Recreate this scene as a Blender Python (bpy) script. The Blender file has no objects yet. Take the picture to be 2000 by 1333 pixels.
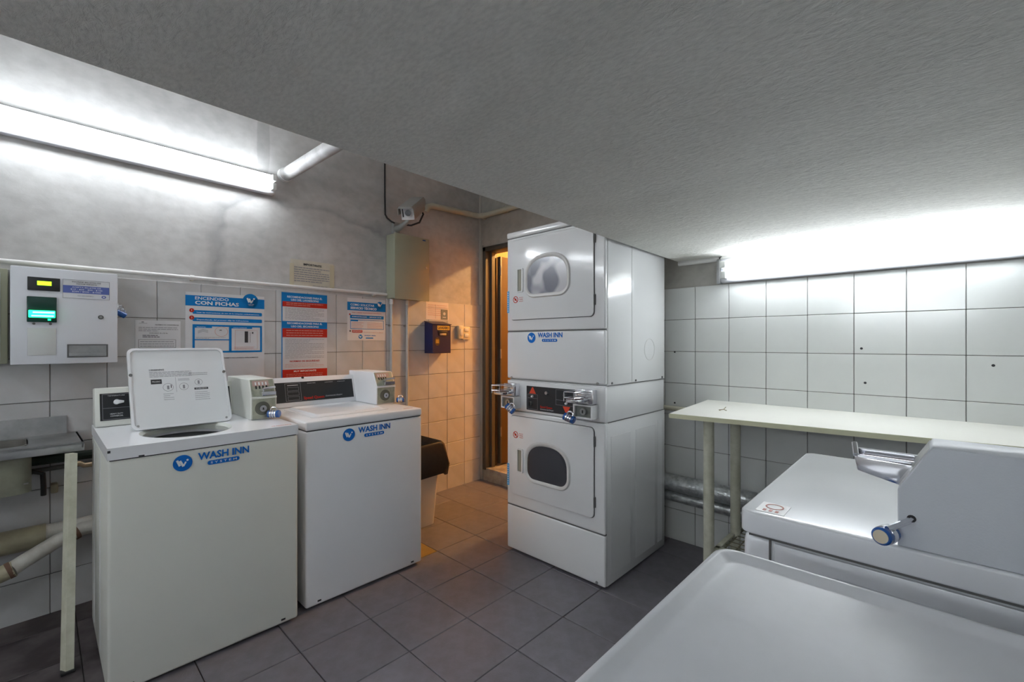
import bpy, bmesh, math, random
from mathutils import Matrix, Vector
R = math.radians
scn = bpy.context.scene
col = scn.collection
random.seed(7)

# ------------------------------------------------------------------ camera
cd = bpy.data.cameras.new('camera'); cam = bpy.data.objects.new('camera', cd); col.objects.link(cam)
cam.location = (0, 0, 1.30)
cam.rotation_euler = (R(90), 0, math.atan(830 / 875))
cd.sensor_width = 36; cd.lens = 875 / 2000 * 36
cd.shift_y = (670 - 666.5) / 2000
cd.clip_start = 0.02
scn.camera = cam
# ------------------------------------------------------------------ world, view
w = bpy.data.worlds.new('world'); scn.world = w; w.use_nodes = True
w.node_tree.nodes['Background'].inputs[0].default_value = (0.75, 0.82, 1.0, 1)
w.node_tree.nodes['Background'].inputs[1].default_value = 0.15
scn.view_settings.view_transform = 'Standard'; scn.view_settings.look = 'None'
scn.view_settings.exposure = 1.74; scn.view_settings.gamma = 1.0
scn.view_settings.use_curve_mapping = False
TUBE_LEFT = 10.5      # emission of the fluorescent tubes
TUBE_RIGHT = 6.2
TUBE_FILL = 9.0  # strength of the added fill tubes behind the camera
HALL_LAMP = 400.0

# ------------------------------------------------------------------ materials
MATS = {}
def mat(name, color, rough=0.5, metal=0.0, var=0.0, vscale=4.0, color2=None, bump=0.0, bscale=60.0, rand=0.0,
        spec=0.5, coat=0.0, emit=None, estr=0.0, detail=4.0, thresh=None, grime=None):
    if name in MATS: return MATS[name]
    m = bpy.data.materials.new(name); m.use_nodes = True; nt = m.node_tree; N = nt.nodes; Lk = nt.links
    b = N['Principled BSDF']
    b.inputs['Roughness'].default_value = rough; b.inputs['Metallic'].default_value = metal
    b.inputs['Specular IOR Level'].default_value = spec; b.inputs['Coat Weight'].default_value = coat
    b.inputs['Coat Roughness'].default_value = 0.12
    c = (*color, 1)
    b.inputs['Base Color'].default_value = c
    tc = N.new('ShaderNodeTexCoord')
    last = None
    if var > 0 or color2:
        n = N.new('ShaderNodeTexNoise'); n.inputs['Scale'].default_value = vscale; n.inputs['Detail'].default_value = detail
        n.inputs['Roughness'].default_value = 0.6
        Lk.new(tc.outputs['Object'], n.inputs['Vector'])
        r = N.new('ShaderNodeValToRGB')
        lo, hi = thresh or (0.35, 0.65)
        r.color_ramp.elements[0].position = lo; r.color_ramp.elements[1].position = hi
        if color2: r.color_ramp.elements[0].color = (*color2, 1)
        else: r.color_ramp.elements[0].color = (*[x * (1 - var) for x in color], 1)
        r.color_ramp.elements[1].color = c
        Lk.new(n.outputs['Fac'], r.inputs['Fac']); last = r.outputs['Color']
    if rand > 0:
        oi = N.new('ShaderNodeObjectInfo'); mr = N.new('ShaderNodeMapRange')
        mr.inputs['To Min'].default_value = 1 - rand; mr.inputs['To Max'].default_value = 1.0
        Lk.new(oi.outputs['Random'], mr.inputs['Value'])
        mx = N.new('ShaderNodeMix'); mx.data_type = 'RGBA'; mx.blend_type = 'MULTIPLY'; mx.inputs['Factor'].default_value = 1
        if last: Lk.new(last, mx.inputs['A'])
        else: mx.inputs['A'].default_value = c
        cb = N.new('ShaderNodeCombineColor')
        for k in range(3): Lk.new(mr.outputs['Result'], cb.inputs[k])
        Lk.new(cb.outputs['Color'], mx.inputs['B']); last = mx.outputs['Result']
    if last: Lk.new(last, b.inputs['Base Color'])
    if bump > 0:
        n2 = N.new('ShaderNodeTexNoise'); n2.inputs['Scale'].default_value = bscale; n2.inputs['Detail'].default_value = 3
        Lk.new(tc.outputs['Object'], n2.inputs['Vector'])
        bp = N.new('ShaderNodeBump'); bp.inputs['Strength'].default_value = bump; bp.inputs['Distance'].default_value = 0.004
        Lk.new(n2.outputs['Fac'], bp.inputs['Height']); Lk.new(bp.outputs['Normal'], b.inputs['Normal'])
    if emit:
        b.inputs['Emission Color'].default_value = (*emit, 1); b.inputs['Emission Strength'].default_value = estr
    MATS[name] = m
    return m

enamel = mat('white_enamel', (0.80, 0.81, 0.84), 0.28, var=0.02, vscale=2.0, bump=0.03, bscale=220, coat=0.3)
enamel_w = mat('cream_enamel', (0.70, 0.71, 0.66), 0.34, var=0.03, vscale=2.0, bump=0.03, bscale=220)
enamel_d = mat('dryer_enamel', (0.76, 0.77, 0.78), 0.16, var=0.02, vscale=2.0, coat=0.5)
enamel_g = mat('grey_white_enamel', (0.76, 0.78, 0.82), 0.22, var=0.02, vscale=2.0, bump=0.03, bscale=200, coat=0.3)
enamel_b = mat('worn_white_enamel', (0.72, 0.74, 0.78), 0.30, color2=(0.66, 0.68, 0.72), vscale=5, bump=0.02, bscale=200, coat=0.1)
dark_gap = mat('dark_gap', (0.03, 0.03, 0.035), 0.8)
slot_grey = mat('dark_grey_fitting', (0.12, 0.12, 0.12), 0.7)  # even dark grey for seams, gaskets and small fittings
black_panel = mat('black_panel', (0.018, 0.020, 0.024), 0.35)
chrome = mat('chrome', (0.75, 0.76, 0.80), 0.16, 1.0)
brushed = mat('brushed_steel', (0.50, 0.51, 0.52), 0.34, 1.0, color2=(0.36, 0.37, 0.38), vscale=9)
zinc = mat('zinc_plate', (0.52, 0.54, 0.44), 0.38, 0.75, color2=(0.36, 0.38, 0.30), vscale=25)
galv = mat('galvanised_foil', (0.66, 0.69, 0.69), 0.30, 0.65, color2=(0.34, 0.36, 0.37), vscale=22, bump=0.9, bscale=50, detail=8)
blue = mat('sign_blue', (0.004, 0.20, 0.56), 0.6, spec=0.2)
blue_print = mat('logo_blue', (0.005, 0.15, 0.56), 0.5, spec=0.2)
lockblue = mat('lock_blue', (0.010, 0.09, 0.36), 0.25, coat=0.6)
navy = mat('navy_paint', (0.012, 0.014, 0.075), 0.4)
red = mat('print_red', (0.52, 0.030, 0.016), 0.6, spec=0.2)
redlamp = mat('red_indicator', (0.75, 0.07, 0.03), 0.3)
white_print = mat('white_print', (0.82, 0.84, 0.86), 0.5)
ink = mat('black_ink', (0.04, 0.04, 0.045), 0.6)
ink_soft = mat('faded_ink', (0.26, 0.27, 0.30), 0.7)
pinkink = mat('pale_red_ink', (0.62, 0.28, 0.24), 0.6)
paper = mat('paper', (0.70, 0.71, 0.74), 0.55, var=0.04, vscale=6)
paper_o = mat('old_paper', (0.60, 0.57, 0.48), 0.7, var=0.1, vscale=14)
paper_g = mat('grey_paper', (0.60, 0.60, 0.62), 0.6, var=0.05, vscale=10)
tape = mat('tape', (0.55, 0.50, 0.36), 0.4)
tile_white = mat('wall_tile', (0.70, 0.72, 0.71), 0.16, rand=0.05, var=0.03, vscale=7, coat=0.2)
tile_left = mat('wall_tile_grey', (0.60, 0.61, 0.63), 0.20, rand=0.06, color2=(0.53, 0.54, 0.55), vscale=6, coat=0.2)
grout = mat('grout', (0.16, 0.155, 0.145), 0.9)
plaster_l = None
floor_tile = mat('floor_tile', (0.195, 0.185, 0.215), 0.38, rand=0.10, color2=(0.160, 0.150, 0.170), vscale=14, bump=0.12, bscale=160, spec=0.5)
floor_tile_y = mat('floor_tile_odd', (0.36, 0.25, 0.07), 0.4, var=0.2, vscale=9)
floor_grout = mat('floor_grout', (0.05, 0.045, 0.045), 0.9)
beige_metal = mat('beige_metal', (0.34, 0.35, 0.265), 0.42, var=0.05, vscale=5)
beige_paint = mat('cream_paint', (0.66, 0.66, 0.54), 0.45, color2=(0.54, 0.54, 0.42), vscale=12)
legpaint = mat('chipped_leg_paint', (0.58, 0.58, 0.48), 0.5, color2=(0.46, 0.46, 0.36), vscale=16)
melamine = mat('melamine_top', (0.84, 0.83, 0.77), 0.32, var=0.03, vscale=5)
pvc = mat('white_pvc', (0.62, 0.61, 0.57), 0.4, color2=(0.44, 0.42, 0.38), vscale=12)
pvc_beige = mat('beige_pvc', (0.40, 0.37, 0.25), 0.4, color2=(0.30, 0.27, 0.19), vscale=8)
conduit = mat('painted_conduit', (0.74, 0.74, 0.74), 0.4, var=0.08, vscale=8)
conduit_d = mat('cream_conduit', (0.52, 0.50, 0.40), 0.5, var=0.1, vscale=8)
rubber = mat('black_rubber', (0.015, 0.015, 0.016), 0.5)
bagmat = mat('black_bag', (0.014, 0.013, 0.013), 0.28, bump=0.8, bscale=28)
binmat = mat('white_bin_plastic', (0.66, 0.62, 0.55), 0.4)
lampmetal = mat('lamp_metal', (0.62, 0.63, 0.68), 0.4)
endcap = mat('lamp_cap', (0.70, 0.72, 0.70), 0.4)
frame_steel = mat('dark_frame_steel', (0.10, 0.095, 0.08), 0.45, 0.3)
wood_door = mat('orange_wood', (0.15, 0.085, 0.022), 0.6, color2=(0.12, 0.065, 0.016), vscale=3)
hallpaint = mat('hall_paint', (0.60, 0.42, 0.22), 0.8)
cementm = mat('sill_cement', (0.40, 0.38, 0.34), 0.8, color2=(0.24, 0.22, 0.19), vscale=12)
plain = mat('plain_plaster', (0.74, 0.74, 0.73), 0.85, var=0.08, vscale=2, bump=0.1, bscale=25)
glassdark = mat('dark_window', (0.030, 0.030, 0.038), 0.08, coat=1.0)
glassmid = mat('painted_reflection_glass', (0.16, 0.165, 0.21), 0.22, color2=(0.55, 0.55, 0.58), vscale=7, thresh=(0.42, 0.52), detail=1, coat=1.0)  # grey glass, whitish drum reflection painted in as colour blotches
ivory = mat('ivory_plastic', (0.66, 0.62, 0.50), 0.4)
handle_grey = mat('handle_recess', (0.30, 0.29, 0.23), 0.5)
lcd = mat('green_display', (0.3, 0.8, 0.02), 0.4, emit=(0.34, 0.90, 0.02), estr=0.75)
green_glow = mat('green_note_slot', (0.02, 0.6, 0.2), 0.4, emit=(0.01, 0.95, 0.28), estr=0.95)
green_pale = mat('green_note_slot_bright', (0.2, 0.9, 0.5), 0.4, emit=(0.25, 1.0, 0.55), estr=1.0)
green_dark = mat('green_tinted_plastic', (0.006, 0.045, 0.035), 0.2)
band_blue = mat('sticker_blue', (0.10, 0.14, 0.42), 0.5)
yellow = mat('yellow_print', (0.75, 0.48, 0.06), 0.5)
camgrey = mat('camera_housing', (0.33, 0.34, 0.33), 0.4, var=0.1, vscale=20)
lid_in = mat('lid_inner_enamel', (0.74, 0.76, 0.78), 0.3)
cyan = mat('cyan_label', (0.02, 0.30, 0.62), 0.4)

def tube_mat(name, strength, c=(0.92, 0.97, 1.0)):
    m = bpy.data.materials.new(name); m.use_nodes = True; b = m.node_tree.nodes['Principled BSDF']
    b.inputs['Base Color'].default_value = (0.9, 0.9, 0.9, 1)
    b.inputs['Emission Color'].default_value = (*c, 1); b.inputs['Emission Strength'].default_value = strength
    return m

def plaster(name, base, dark, scale, big, bump, bscale, stretch=(1, 1, 1), patch=None, soot=None):
    """stucco / dirty plaster: two noises for mottling, fine relief, an optional repaired patch with its own outline"""
    m = bpy.data.materials.new(name); m.use_nodes = True; nt = m.node_tree; N = nt.nodes; Lk = nt.links
    b = N['Principled BSDF']; b.inputs['Roughness'].default_value = 0.85; b.inputs['Specular IOR Level'].default_value = 0.25
    tc = N.new('ShaderNodeTexCoord')
    mp = N.new('ShaderNodeMapping'); mp.inputs['Scale'].default_value = stretch; Lk.new(tc.outputs['Object'], mp.inputs['Vector'])
    n = N.new('ShaderNodeTexNoise'); n.inputs['Scale'].default_value = big; n.inputs['Detail'].default_value = 5; n.inputs['Roughness'].default_value = 0.62
    n.inputs['Distortion'].default_value = 0.6
    Lk.new(mp.outputs['Vector'], n.inputs['Vector'])
    r = N.new('ShaderNodeValToRGB'); r.color_ramp.elements[0].position = 0.36; r.color_ramp.elements[1].position = 0.60
    r.color_ramp.elements[0].color = (*dark, 1); r.color_ramp.elements[1].color = (*base, 1)
    Lk.new(n.outputs['Fac'], r.inputs['Fac'])
    n2 = N.new('ShaderNodeTexNoise'); n2.inputs['Scale'].default_value = scale; n2.inputs['Detail'].default_value = 4
    Lk.new(mp.outputs['Vector'], n2.inputs['Vector'])
    mx = N.new('ShaderNodeMix'); mx.data_type = 'RGBA'; mx.blend_type = 'MULTIPLY'; mx.inputs['Factor'].default_value = 1
    r2 = N.new('ShaderNodeValToRGB'); r2.color_ramp.elements[0].position = 0.3; r2.color_ramp.elements[1].position = 0.62
    r2.color_ramp.elements[0].color = (0.86, 0.86, 0.86, 1); r2.color_ramp.elements[1].color = (1, 1, 1, 1)
    Lk.new(n2.outputs['Fac'], r2.inputs['Fac']); Lk.new(r.outputs['Color'], mx.inputs['A']); Lk.new(r2.outputs['Color'], mx.inputs['B'])
    last = mx.outputs['Result']
    if patch:
        # patch = (axis_a, axis_b, a0, b0, ra, rb): a repaired area with a dirty rim, in object space
        sx = N.new('ShaderNodeSeparateXYZ'); Lk.new(tc.outputs['Object'], sx.inputs[0])
        wn = N.new('ShaderNodeTexNoise'); wn.inputs['Scale'].default_value = 3.0; wn.inputs['Detail'].default_value = 3
        Lk.new(tc.outputs['Object'], wn.inputs['Vector'])
        def math_(op, a, bb=None):
            q = N.new('ShaderNodeMath'); q.operation = op
            for k, v in enumerate((a, bb)):
                if v is None: continue
                if isinstance(v, (int, float)): q.inputs[k].default_value = v
                else: Lk.new(v, q.inputs[k])
            return q.outputs[0]
        for (aa, ab, a0, b0, ra, rb, rim, inner) in patch:
            da = math_('ABSOLUTE', math_('DIVIDE', math_('SUBTRACT', sx.outputs[aa], a0), ra))
            db = math_('ABSOLUTE', math_('DIVIDE', math_('SUBTRACT', sx.outputs[ab], b0), rb))
            d = math_('POWER', math_('ADD', math_('POWER', da, 4.0), math_('POWER', db, 4.0)), 0.25)
            d = math_('ADD', d, math_('MULTIPLY', math_('SUBTRACT', wn.outputs['Fac'], 0.5), 0.5))
            d = math_('MULTIPLY', d, 0.86)
            rr = N.new('ShaderNodeValToRGB'); e = rr.color_ramp.elements
            e[0].position = 0.78; e[0].color = (*inner, 1); e[1].position = 1.0; e[1].color = (1, 1, 1, 1)
            k = e.new(0.885); k.color = (*rim, 1)
            k = e.new(0.84); k.color = (*inner, 1)
            Lk.new(d, rr.inputs['Fac'])
            m2 = N.new('ShaderNodeMix'); m2.data_type = 'RGBA'; m2.blend_type = 'MULTIPLY'; m2.inputs['Factor'].default_value = 1
            Lk.new(last, m2.inputs['A']); Lk.new(rr.outputs['Color'], m2.inputs['B']); last = m2.outputs['Result']
    Lk.new(last, b.inputs['Base Color'])
    n3 = N.new('ShaderNodeTexNoise'); n3.inputs['Scale'].default_value = bscale; n3.inputs['Detail'].default_value = 6; n3.inputs['Roughness'].default_value = 0.65
    n3.inputs['Distortion'].default_value = 0.8
    Lk.new(mp.outputs['Vector'], n3.inputs['Vector'])
    bp = N.new('ShaderNodeBump'); bp.inputs['Strength'].default_value = bump; bp.inputs['Distance'].default_value = 0.01
    Lk.new(n3.outputs['Fac'], bp.inputs['Height']); Lk.new(bp.outputs['Normal'], b.inputs['Normal'])
    return m

# ------------------------------------------------------------------ mesh helpers
class MB:
    def __init__(s): s.bm = bmesh.new()
    def _merge(s, t): 
        me = bpy.data.meshes.new('tmp'); t.to_mesh(me); t.free(); s.bm.from_mesh(me); bpy.data.meshes.remove(me)
    def box(s, x0, x1, y0, y1, z0, z1, bev=0.0, seg=2, M=None):
        t = bmesh.new(); bmesh.ops.create_cube(t, size=1)
        bmesh.ops.scale(t, vec=(abs(x1 - x0), abs(y1 - y0), abs(z1 - z0)), verts=t.verts)
        bmesh.ops.translate(t, vec=((x0 + x1) / 2, (y0 + y1) / 2, (z0 + z1) / 2), verts=t.verts)
        if bev > 0: bmesh.ops.bevel(t, geom=t.edges[:], offset=bev, segments=seg, profile=0.5, affect='EDGES')
        if M is not None: bmesh.ops.transform(t, matrix=M, verts=t.verts)
        s._merge(t); return s
    def tube(s, pts, r, n=12, caps=True):
        pts = [Vector(p) for p in pts]; t = bmesh.new(); rings = []
        up = None
        for i, p in enumerate(pts):
            d = (pts[min(i + 1, len(pts) - 1)] - pts[max(i - 1, 0)]).normalized()
            if up is None or abs(up.dot(d)) > 0.98:
                up = Vector((0, 0, 1)) if abs(d.z) < 0.9 else Vector((1, 0, 0))
            a = d.cross(up).normalized(); b2 = a.cross(d).normalized(); up = b2
            rr = r[i] if isinstance(r, (list, tuple)) else r
            rings.append([t.verts.new(p + (a * math.cos(2 * math.pi * k / n) + b2 * math.sin(2 * math.pi * k / n)) * rr) for k in range(n)])
        for i in range(len(rings) - 1):
            for k in range(n): t.faces.new((rings[i][k], rings[i][(k + 1) % n], rings[i + 1][(k + 1) % n], rings[i + 1][k]))
        if caps: t.faces.new(rings[0][::-1]); t.faces.new(rings[-1])
        bmesh.ops.recalc_face_normals(t, faces=t.faces[:])
        s._merge(t); return s
    def prism(s, poly, v, bev=0.0, seg=2):
        """poly: list of 3-D points (planar), extruded by vector v"""
        t = bmesh.new(); v = Vector(v)
        a = [t.verts.new(Vector(p)) for p in poly]; b2 = [t.verts.new(Vector(p) + v) for p in poly]
        t.faces.new(a); t.faces.new(b2[::-1]); n = len(a)
        for k in range(n): t.faces.new((a[k], b2[k], b2[(k + 1) % n], a[(k + 1) % n]))
        bmesh.ops.recalc_face_normals(t, faces=t.faces[:])
        if bev > 0: bmesh.ops.bevel(t, geom=t.edges[:], offset=bev, segments=seg, profile=0.5, affect='EDGES')
        s._merge(t); return s
    def ringprism(s, outer, inner, v):
        """closed band between two outlines with the same number of points, extruded by v"""
        t = bmesh.new(); v = Vector(v); n = len(outer)
        o = [t.verts.new(Vector(p)) for p in outer]; i = [t.verts.new(Vector(p)) for p in inner]
        o2 = [t.verts.new(Vector(p) + v) for p in outer]; i2 = [t.verts.new(Vector(p) + v) for p in inner]
        for k in range(n):
            j = (k + 1) % n
            for q in ((o[k], o[j], i[j], i[k]), (o2[k], i2[k], i2[j], o2[j]), (o[k], o2[k], o2[j], o[j]), (i[k], i[j], i2[j], i2[k])): t.faces.new(q)
        bmesh.ops.recalc_face_normals(t, faces=t.faces[:]); s._merge(t); return s
    def disc(s, c, axis, r, h, n=20, r2=None):
        c = Vector(c); ax = Vector(axis).normalized()
        return s.tube([c, c + ax * h], [r, r if r2 is None else r2], n)
    def raw(s, verts, faces):
        t = bmesh.new(); vs = [t.verts.new(v) for v in verts]
        for f in faces: t.faces.new([vs[i] for i in f])
        s._merge(t); return s
    def build(s, name, m, parent=None, M=None, smooth=35):
        me = bpy.data.meshes.new(name); s.bm.to_mesh(me); s.bm.free(); me.materials.append(m)
        if smooth:
            for p in me.polygons: p.use_smooth = True
            me.set_sharp_from_angle(angle=R(smooth))
        o = bpy.data.objects.new(name, me); col.objects.link(o)
        if M is not None: o.matrix_basis = M
        if parent: o.parent = parent
        return o
def tag(o, label=None, cat=None, group=None, kind=None):
    if label: o['label'] = label
    if cat: o['category'] = cat
    if group: o['group'] = group
    if kind: o['kind'] = kind
    return o
def thing(name, label, cat, M=None, group=None):
    o = bpy.data.objects.new(name, None); col.objects.link(o); o.empty_display_size = 0.05
    if M is not None: o.matrix_basis = M
    return tag(o, label, cat, group)
def T(x, y, z): return Matrix.Translation((x, y, z))
def RZ(a): return Matrix.Rotation(a, 4, 'Z')
# frame of the left wall: local x = out of the wall, local y = along the wall, z up
WL = T(-3.10, 0, 0) @ RZ(math.atan(0.07 / 2.9))

_txt = {}
def text_polys(s, size=1.0, bold=0.0, ext=0.0004):
    c = bpy.data.curves.new('t', 'FONT'); c.body = s; c.size = size; c.offset = bold; c.extrude = ext; c.resolution_u = 2
    c.align_x = 'LEFT'
    o = bpy.data.objects.new('t', c); col.objects.link(o)
    dg = bpy.context.evaluated_depsgraph_get(); me = bpy.data.meshes.new_from_object(o.evaluated_get(dg))
    bpy.data.objects.remove(o); bpy.data.curves.remove(c)
    return me

class Sheet:
    """flat printed things on a face: 2-D coordinates (a right, b up), n = out of the face"""
    def __init__(s, origin, right, up, parent):
        s.o = Vector(origin); s.r = Vector(right).normalized(); s.u = Vector(up).normalized(); s.n = s.r.cross(s.u).normalized(); s.p = parent; s.g = {}
    def M(s, a, b, lay): 
        q = Matrix((s.r, s.u, s.n)).transposed().to_4x4(); q.translation = s.o + s.r * a + s.u * b + s.n * (0.0007 * lay)
        return q
    JOIN = ('print', 'drawing', 'mark', 'line', 'symbol', 'tape')
    def mb(s, part, m):
        joined = part.split('_')[-1] in s.JOIN
        k = (part, m.name, 0 if joined else len(s.g) + 1)
        if k not in s.g: s.g[k] = (MB(), m, part, joined)
        return s.g[k][0]
    def poly(s, part, m, pts, lay=1, th=0.0005):
        q = s.M(0, 0, lay); mb = s.mb(part, m)
        mb.prism([q @ Vector((x, y, 0)) for x, y in pts], s.n * th); return s
    def rect(s, part, m, a0, a1, b0, b1, lay=1, r=0.0, th=0.0005):
        a0, a1 = min(a0, a1), max(a0, a1); b0, b1 = min(b0, b1), max(b0, b1)
        if r <= 0: pts = [(a0, b0), (a1, b0), (a1, b1), (a0, b1)]
        else: pts = rrect2(a0, a1, b0, b1, r, 4)
        return s.poly(part, m, pts, lay, th)
    def frame(s, part, m, a0, a1, b0, b1, t, lay=1):
        q = s.M(0, 0, lay); f = lambda e: [q @ Vector(p) for p in ((a0 + e, b0 + e, 0), (a1 - e, b0 + e, 0), (a1 - e, b1 - e, 0), (a0 + e, b1 - e, 0))]
        s.mb(part, m).ringprism(f(0), f(t), s.n * 0.0005); return s
    def circle(s, part, m, a, b, r, lay=1, n=28, ry=None):
        return s.poly(part, m, [(a + r * math.cos(2 * math.pi * k / n), b + (ry or r) * math.sin(2 * math.pi * k / n)) for k in range(n)], lay)
    def ring(s, part, m, a, b, r, t, lay=1, n=24, ry=None):
        q = s.M(0, 0, lay); ry = ry or r
        f = lambda rr, r2: [q @ Vector((a + rr * math.cos(2 * math.pi * k / n), b + r2 * math.sin(2 * math.pi * k / n), 0)) for k in range(n)]
        s.mb(part, m).ringprism(f(r, ry), f(r - t, ry - t), s.n * 0.0005); return s
    def text(s, part, m, st, a, b, w=None, h=0.02, lay=2, bold=0.0, align='L'):
        """text of capital height h; if w is given it is squeezed to that width"""
        me = text_polys(st, 1.0, bold)
        xs = [v.co.x for v in me.vertices]
        if not xs: return s
        x0, x1 = min(xs), max(xs); k = h / 0.70; kw = k if w is None else w / (x1 - x0)
        W = (x1 - x0) * kw; off = {'L': 0, 'C': -W / 2, 'R': -W}[align]
        q = s.M(a + off, b, lay)
        for v in me.vertices: v.co = q @ Vector(((v.co.x - x0) * kw, v.co.y * k, v.co.z))
        s.mb(part, m).bm.from_mesh(me); bpy.data.meshes.remove(me); return s
    def lines(s, part, m, a0, a1, b1, b0, n, h, seed=1, lay=1, fill=0.9):
        """rows of tiny unreadable print: word-long dashes"""
        rnd = random.Random(seed)
        for i in range(n):
            b = b1 - (b1 - b0) * (i + 0.5) / n; a = a0; end = a1 if rnd.random() < 0.65 else a0 + (a1 - a0) * rnd.uniform(0.4, 0.9)
            while a < end - 0.002:
                wd = min(rnd.uniform(0.010, 0.034) * (a1 - a0) / 0.3 * 1.2, end - a)
                s.rect(part, m, a, a + wd, b - h / 2, b + h / 2, lay); a += wd + (a1 - a0) * 0.014
        return s
    def done(s):
        for mb, m, part, joined in s.g.values():
            o = mb.build(part, m, s.p, smooth=0)
            if joined: o['kind'] = 'stuff'

def rrect2(x0, x1, y0, y1, r, n=5):
    pts = []
    for cx, cy, a0 in ((x1 - r, y0 + r, -90), (x1 - r, y1 - r, 0), (x0 + r, y1 - r, 90), (x0 + r, y0 + r, 180)):
        for k in range(n + 1):
            a = R(a0 + 90 * k / n); pts.append((cx + r * math.cos(a), cy + r * math.sin(a)))
    return pts
def laundry_logo(sh, a, b, w):
    """blue disc with a slanted w, WASH INN, SYSTEM in a pill; w = whole width, (a, b) = centre left"""
    k = w / 0.26
    sh.circle('logo_disc', blue_print, a + 0.031 * k, b, 0.031 * k, 1, 32)
    for (x0, y0, x1, y1, t) in ((0.013, 0.013, 0.022, -0.010, 0.0075), (0.022, 0.010, 0.033, -0.013, 0.0075), (0.033, -0.012, 0.041, 0.004, 0.0055)):
        dx, dy = x1 - x0, y1 - y0; L = math.hypot(dx, dy); nx, ny = -dy / L * t / 2, dx / L * t / 2
        sh.poly('logo_mark', white_print, [(a + (x0 + nx) * k, b + (y0 + ny) * k), (a + (x0 - nx) * k, b + (y0 - ny) * k), (a + (x1 - nx) * k, b + (y1 - ny) * k), (a + (x1 + nx) * k, b + (y1 + ny) * k)], 2)
    sh.circle('logo_mark', white_print, a + 0.046 * k, b + 0.010 * k, 0.0038 * k, 2, 12)
    sh.text('logo_text', blue_print, 'WASH INN', a + 0.080 * k, b + 0.002 * k, w=0.18 * k, h=0.027 * k, bold=0.028, lay=1)
    sh.rect('logo_pill', blue_print, a + 0.112 * k, a + 0.224 * k, b - 0.024 * k, b - 0.007 * k, 1, r=0.0075 * k)
    sh.text('logo_small_text', white_print, 'S Y S T E M', a + 0.122 * k, b - 0.0195 * k, w=0.092 * k, h=0.008 * k, bold=0.01)
def w_mark(sh, m, a, b, h, lay=3):
    k = h / 0.026
    for (x0, y0, x1, y1, t) in ((-0.018, 0.013, -0.009, -0.010, 0.0085), (-0.009, 0.010, 0.002, -0.013, 0.0085), (0.002, -0.012, 0.010, 0.004, 0.006)):
        dx, dy = x1 - x0, y1 - y0; L = math.hypot(dx, dy); nx, ny = -dy / L * t / 2, dx / L * t / 2
        sh.poly('logo_mark', m, [(a + (x0 + nx) * k, b + (y0 + ny) * k), (a + (x0 - nx) * k, b + (y0 - ny) * k), (a + (x1 - nx) * k, b + (y1 - ny) * k), (a + (x1 + nx) * k, b + (y1 + ny) * k)], lay)
    sh.circle('logo_mark', m, a + 0.015 * k, b + 0.010 * k, 0.0045 * k, lay, 12)

# ------------------------------------------------------------------ the setting
YB = 2.90
# floor
fl = MB().box(-3.4, 0.9, -1.9, 3.0, -0.15, -0.006).build('floor', floor_grout, smooth=0); tag(fl, kind='structure')
tm = MB().box(-0.1605, 0.1605, -0.1570, 0.1570, -0.010, 0.0, 0.0015, 1)
t0 = tm.build('floor_tile', floor_tile, fl, smooth=0)
tile_mesh = t0.data; first = True
for i in range(-5, 8):
    for j in range(-10, 5):
        cx, cy = -1.612 + 0.325 * i + 0.1625, 1.39 + 0.318 * j + 0.159
        if cx > 0.85: continue
        o = t0 if first else t0.copy()
        if not first: col.objects.link(o)
        o.parent = fl; first = False; o.data = tile_mesh
        o.location = (cx, cy, random.uniform(-0.0005, 0.0004))
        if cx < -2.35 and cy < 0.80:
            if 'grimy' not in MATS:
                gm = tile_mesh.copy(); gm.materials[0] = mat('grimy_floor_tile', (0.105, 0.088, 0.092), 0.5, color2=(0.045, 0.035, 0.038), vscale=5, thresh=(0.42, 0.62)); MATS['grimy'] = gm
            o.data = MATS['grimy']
        if i == -3 and j == 0:
            o.data = o.data.copy(); o.data.materials[0] = floor_tile_y; o['label'] = 'yellowish floor tile'
# left wall (slightly out of square)
plaster_left = plaster('plaster_left', (0.58, 0.575, 0.57), (0.46, 0.455, 0.45), 14, 1.3, 0.10, 22, (1, 1, 1.4),
    patch=[(1, 2, 1.32, 1.80, 0.56, 0.42, (0.76, 0.76, 0.77), (1.0, 1.0, 1.0)), (1, 2, 0.985, 2.58, 0.035, 0.20, (0.90, 0.90, 0.90), (0.80, 0.80, 0.80))])
wl = MB().box(-0.15, 0.0, -1.9, 2.915, -0.1, 3.0).build('wall_left', plaster_left, M=WL, smooth=0); tag(wl, kind='structure')
gl = MB().box(0.0, 0.004, -1.0, 2.90, -0.05, 1.638).build('grout_bed', grout, wl, smooth=0)
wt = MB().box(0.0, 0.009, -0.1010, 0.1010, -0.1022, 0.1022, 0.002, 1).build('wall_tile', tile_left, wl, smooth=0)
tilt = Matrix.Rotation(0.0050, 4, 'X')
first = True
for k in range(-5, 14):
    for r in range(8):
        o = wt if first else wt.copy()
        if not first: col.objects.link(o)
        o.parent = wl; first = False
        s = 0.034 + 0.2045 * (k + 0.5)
        o.matrix_basis = T(0.0, s, -0.005 + 0.2075 * (r + 0.5) - 0.0050 * (2.9 - s)) @ tilt @ Matrix.Rotation(random.uniform(-.002, .002), 4, 'Z')
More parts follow.
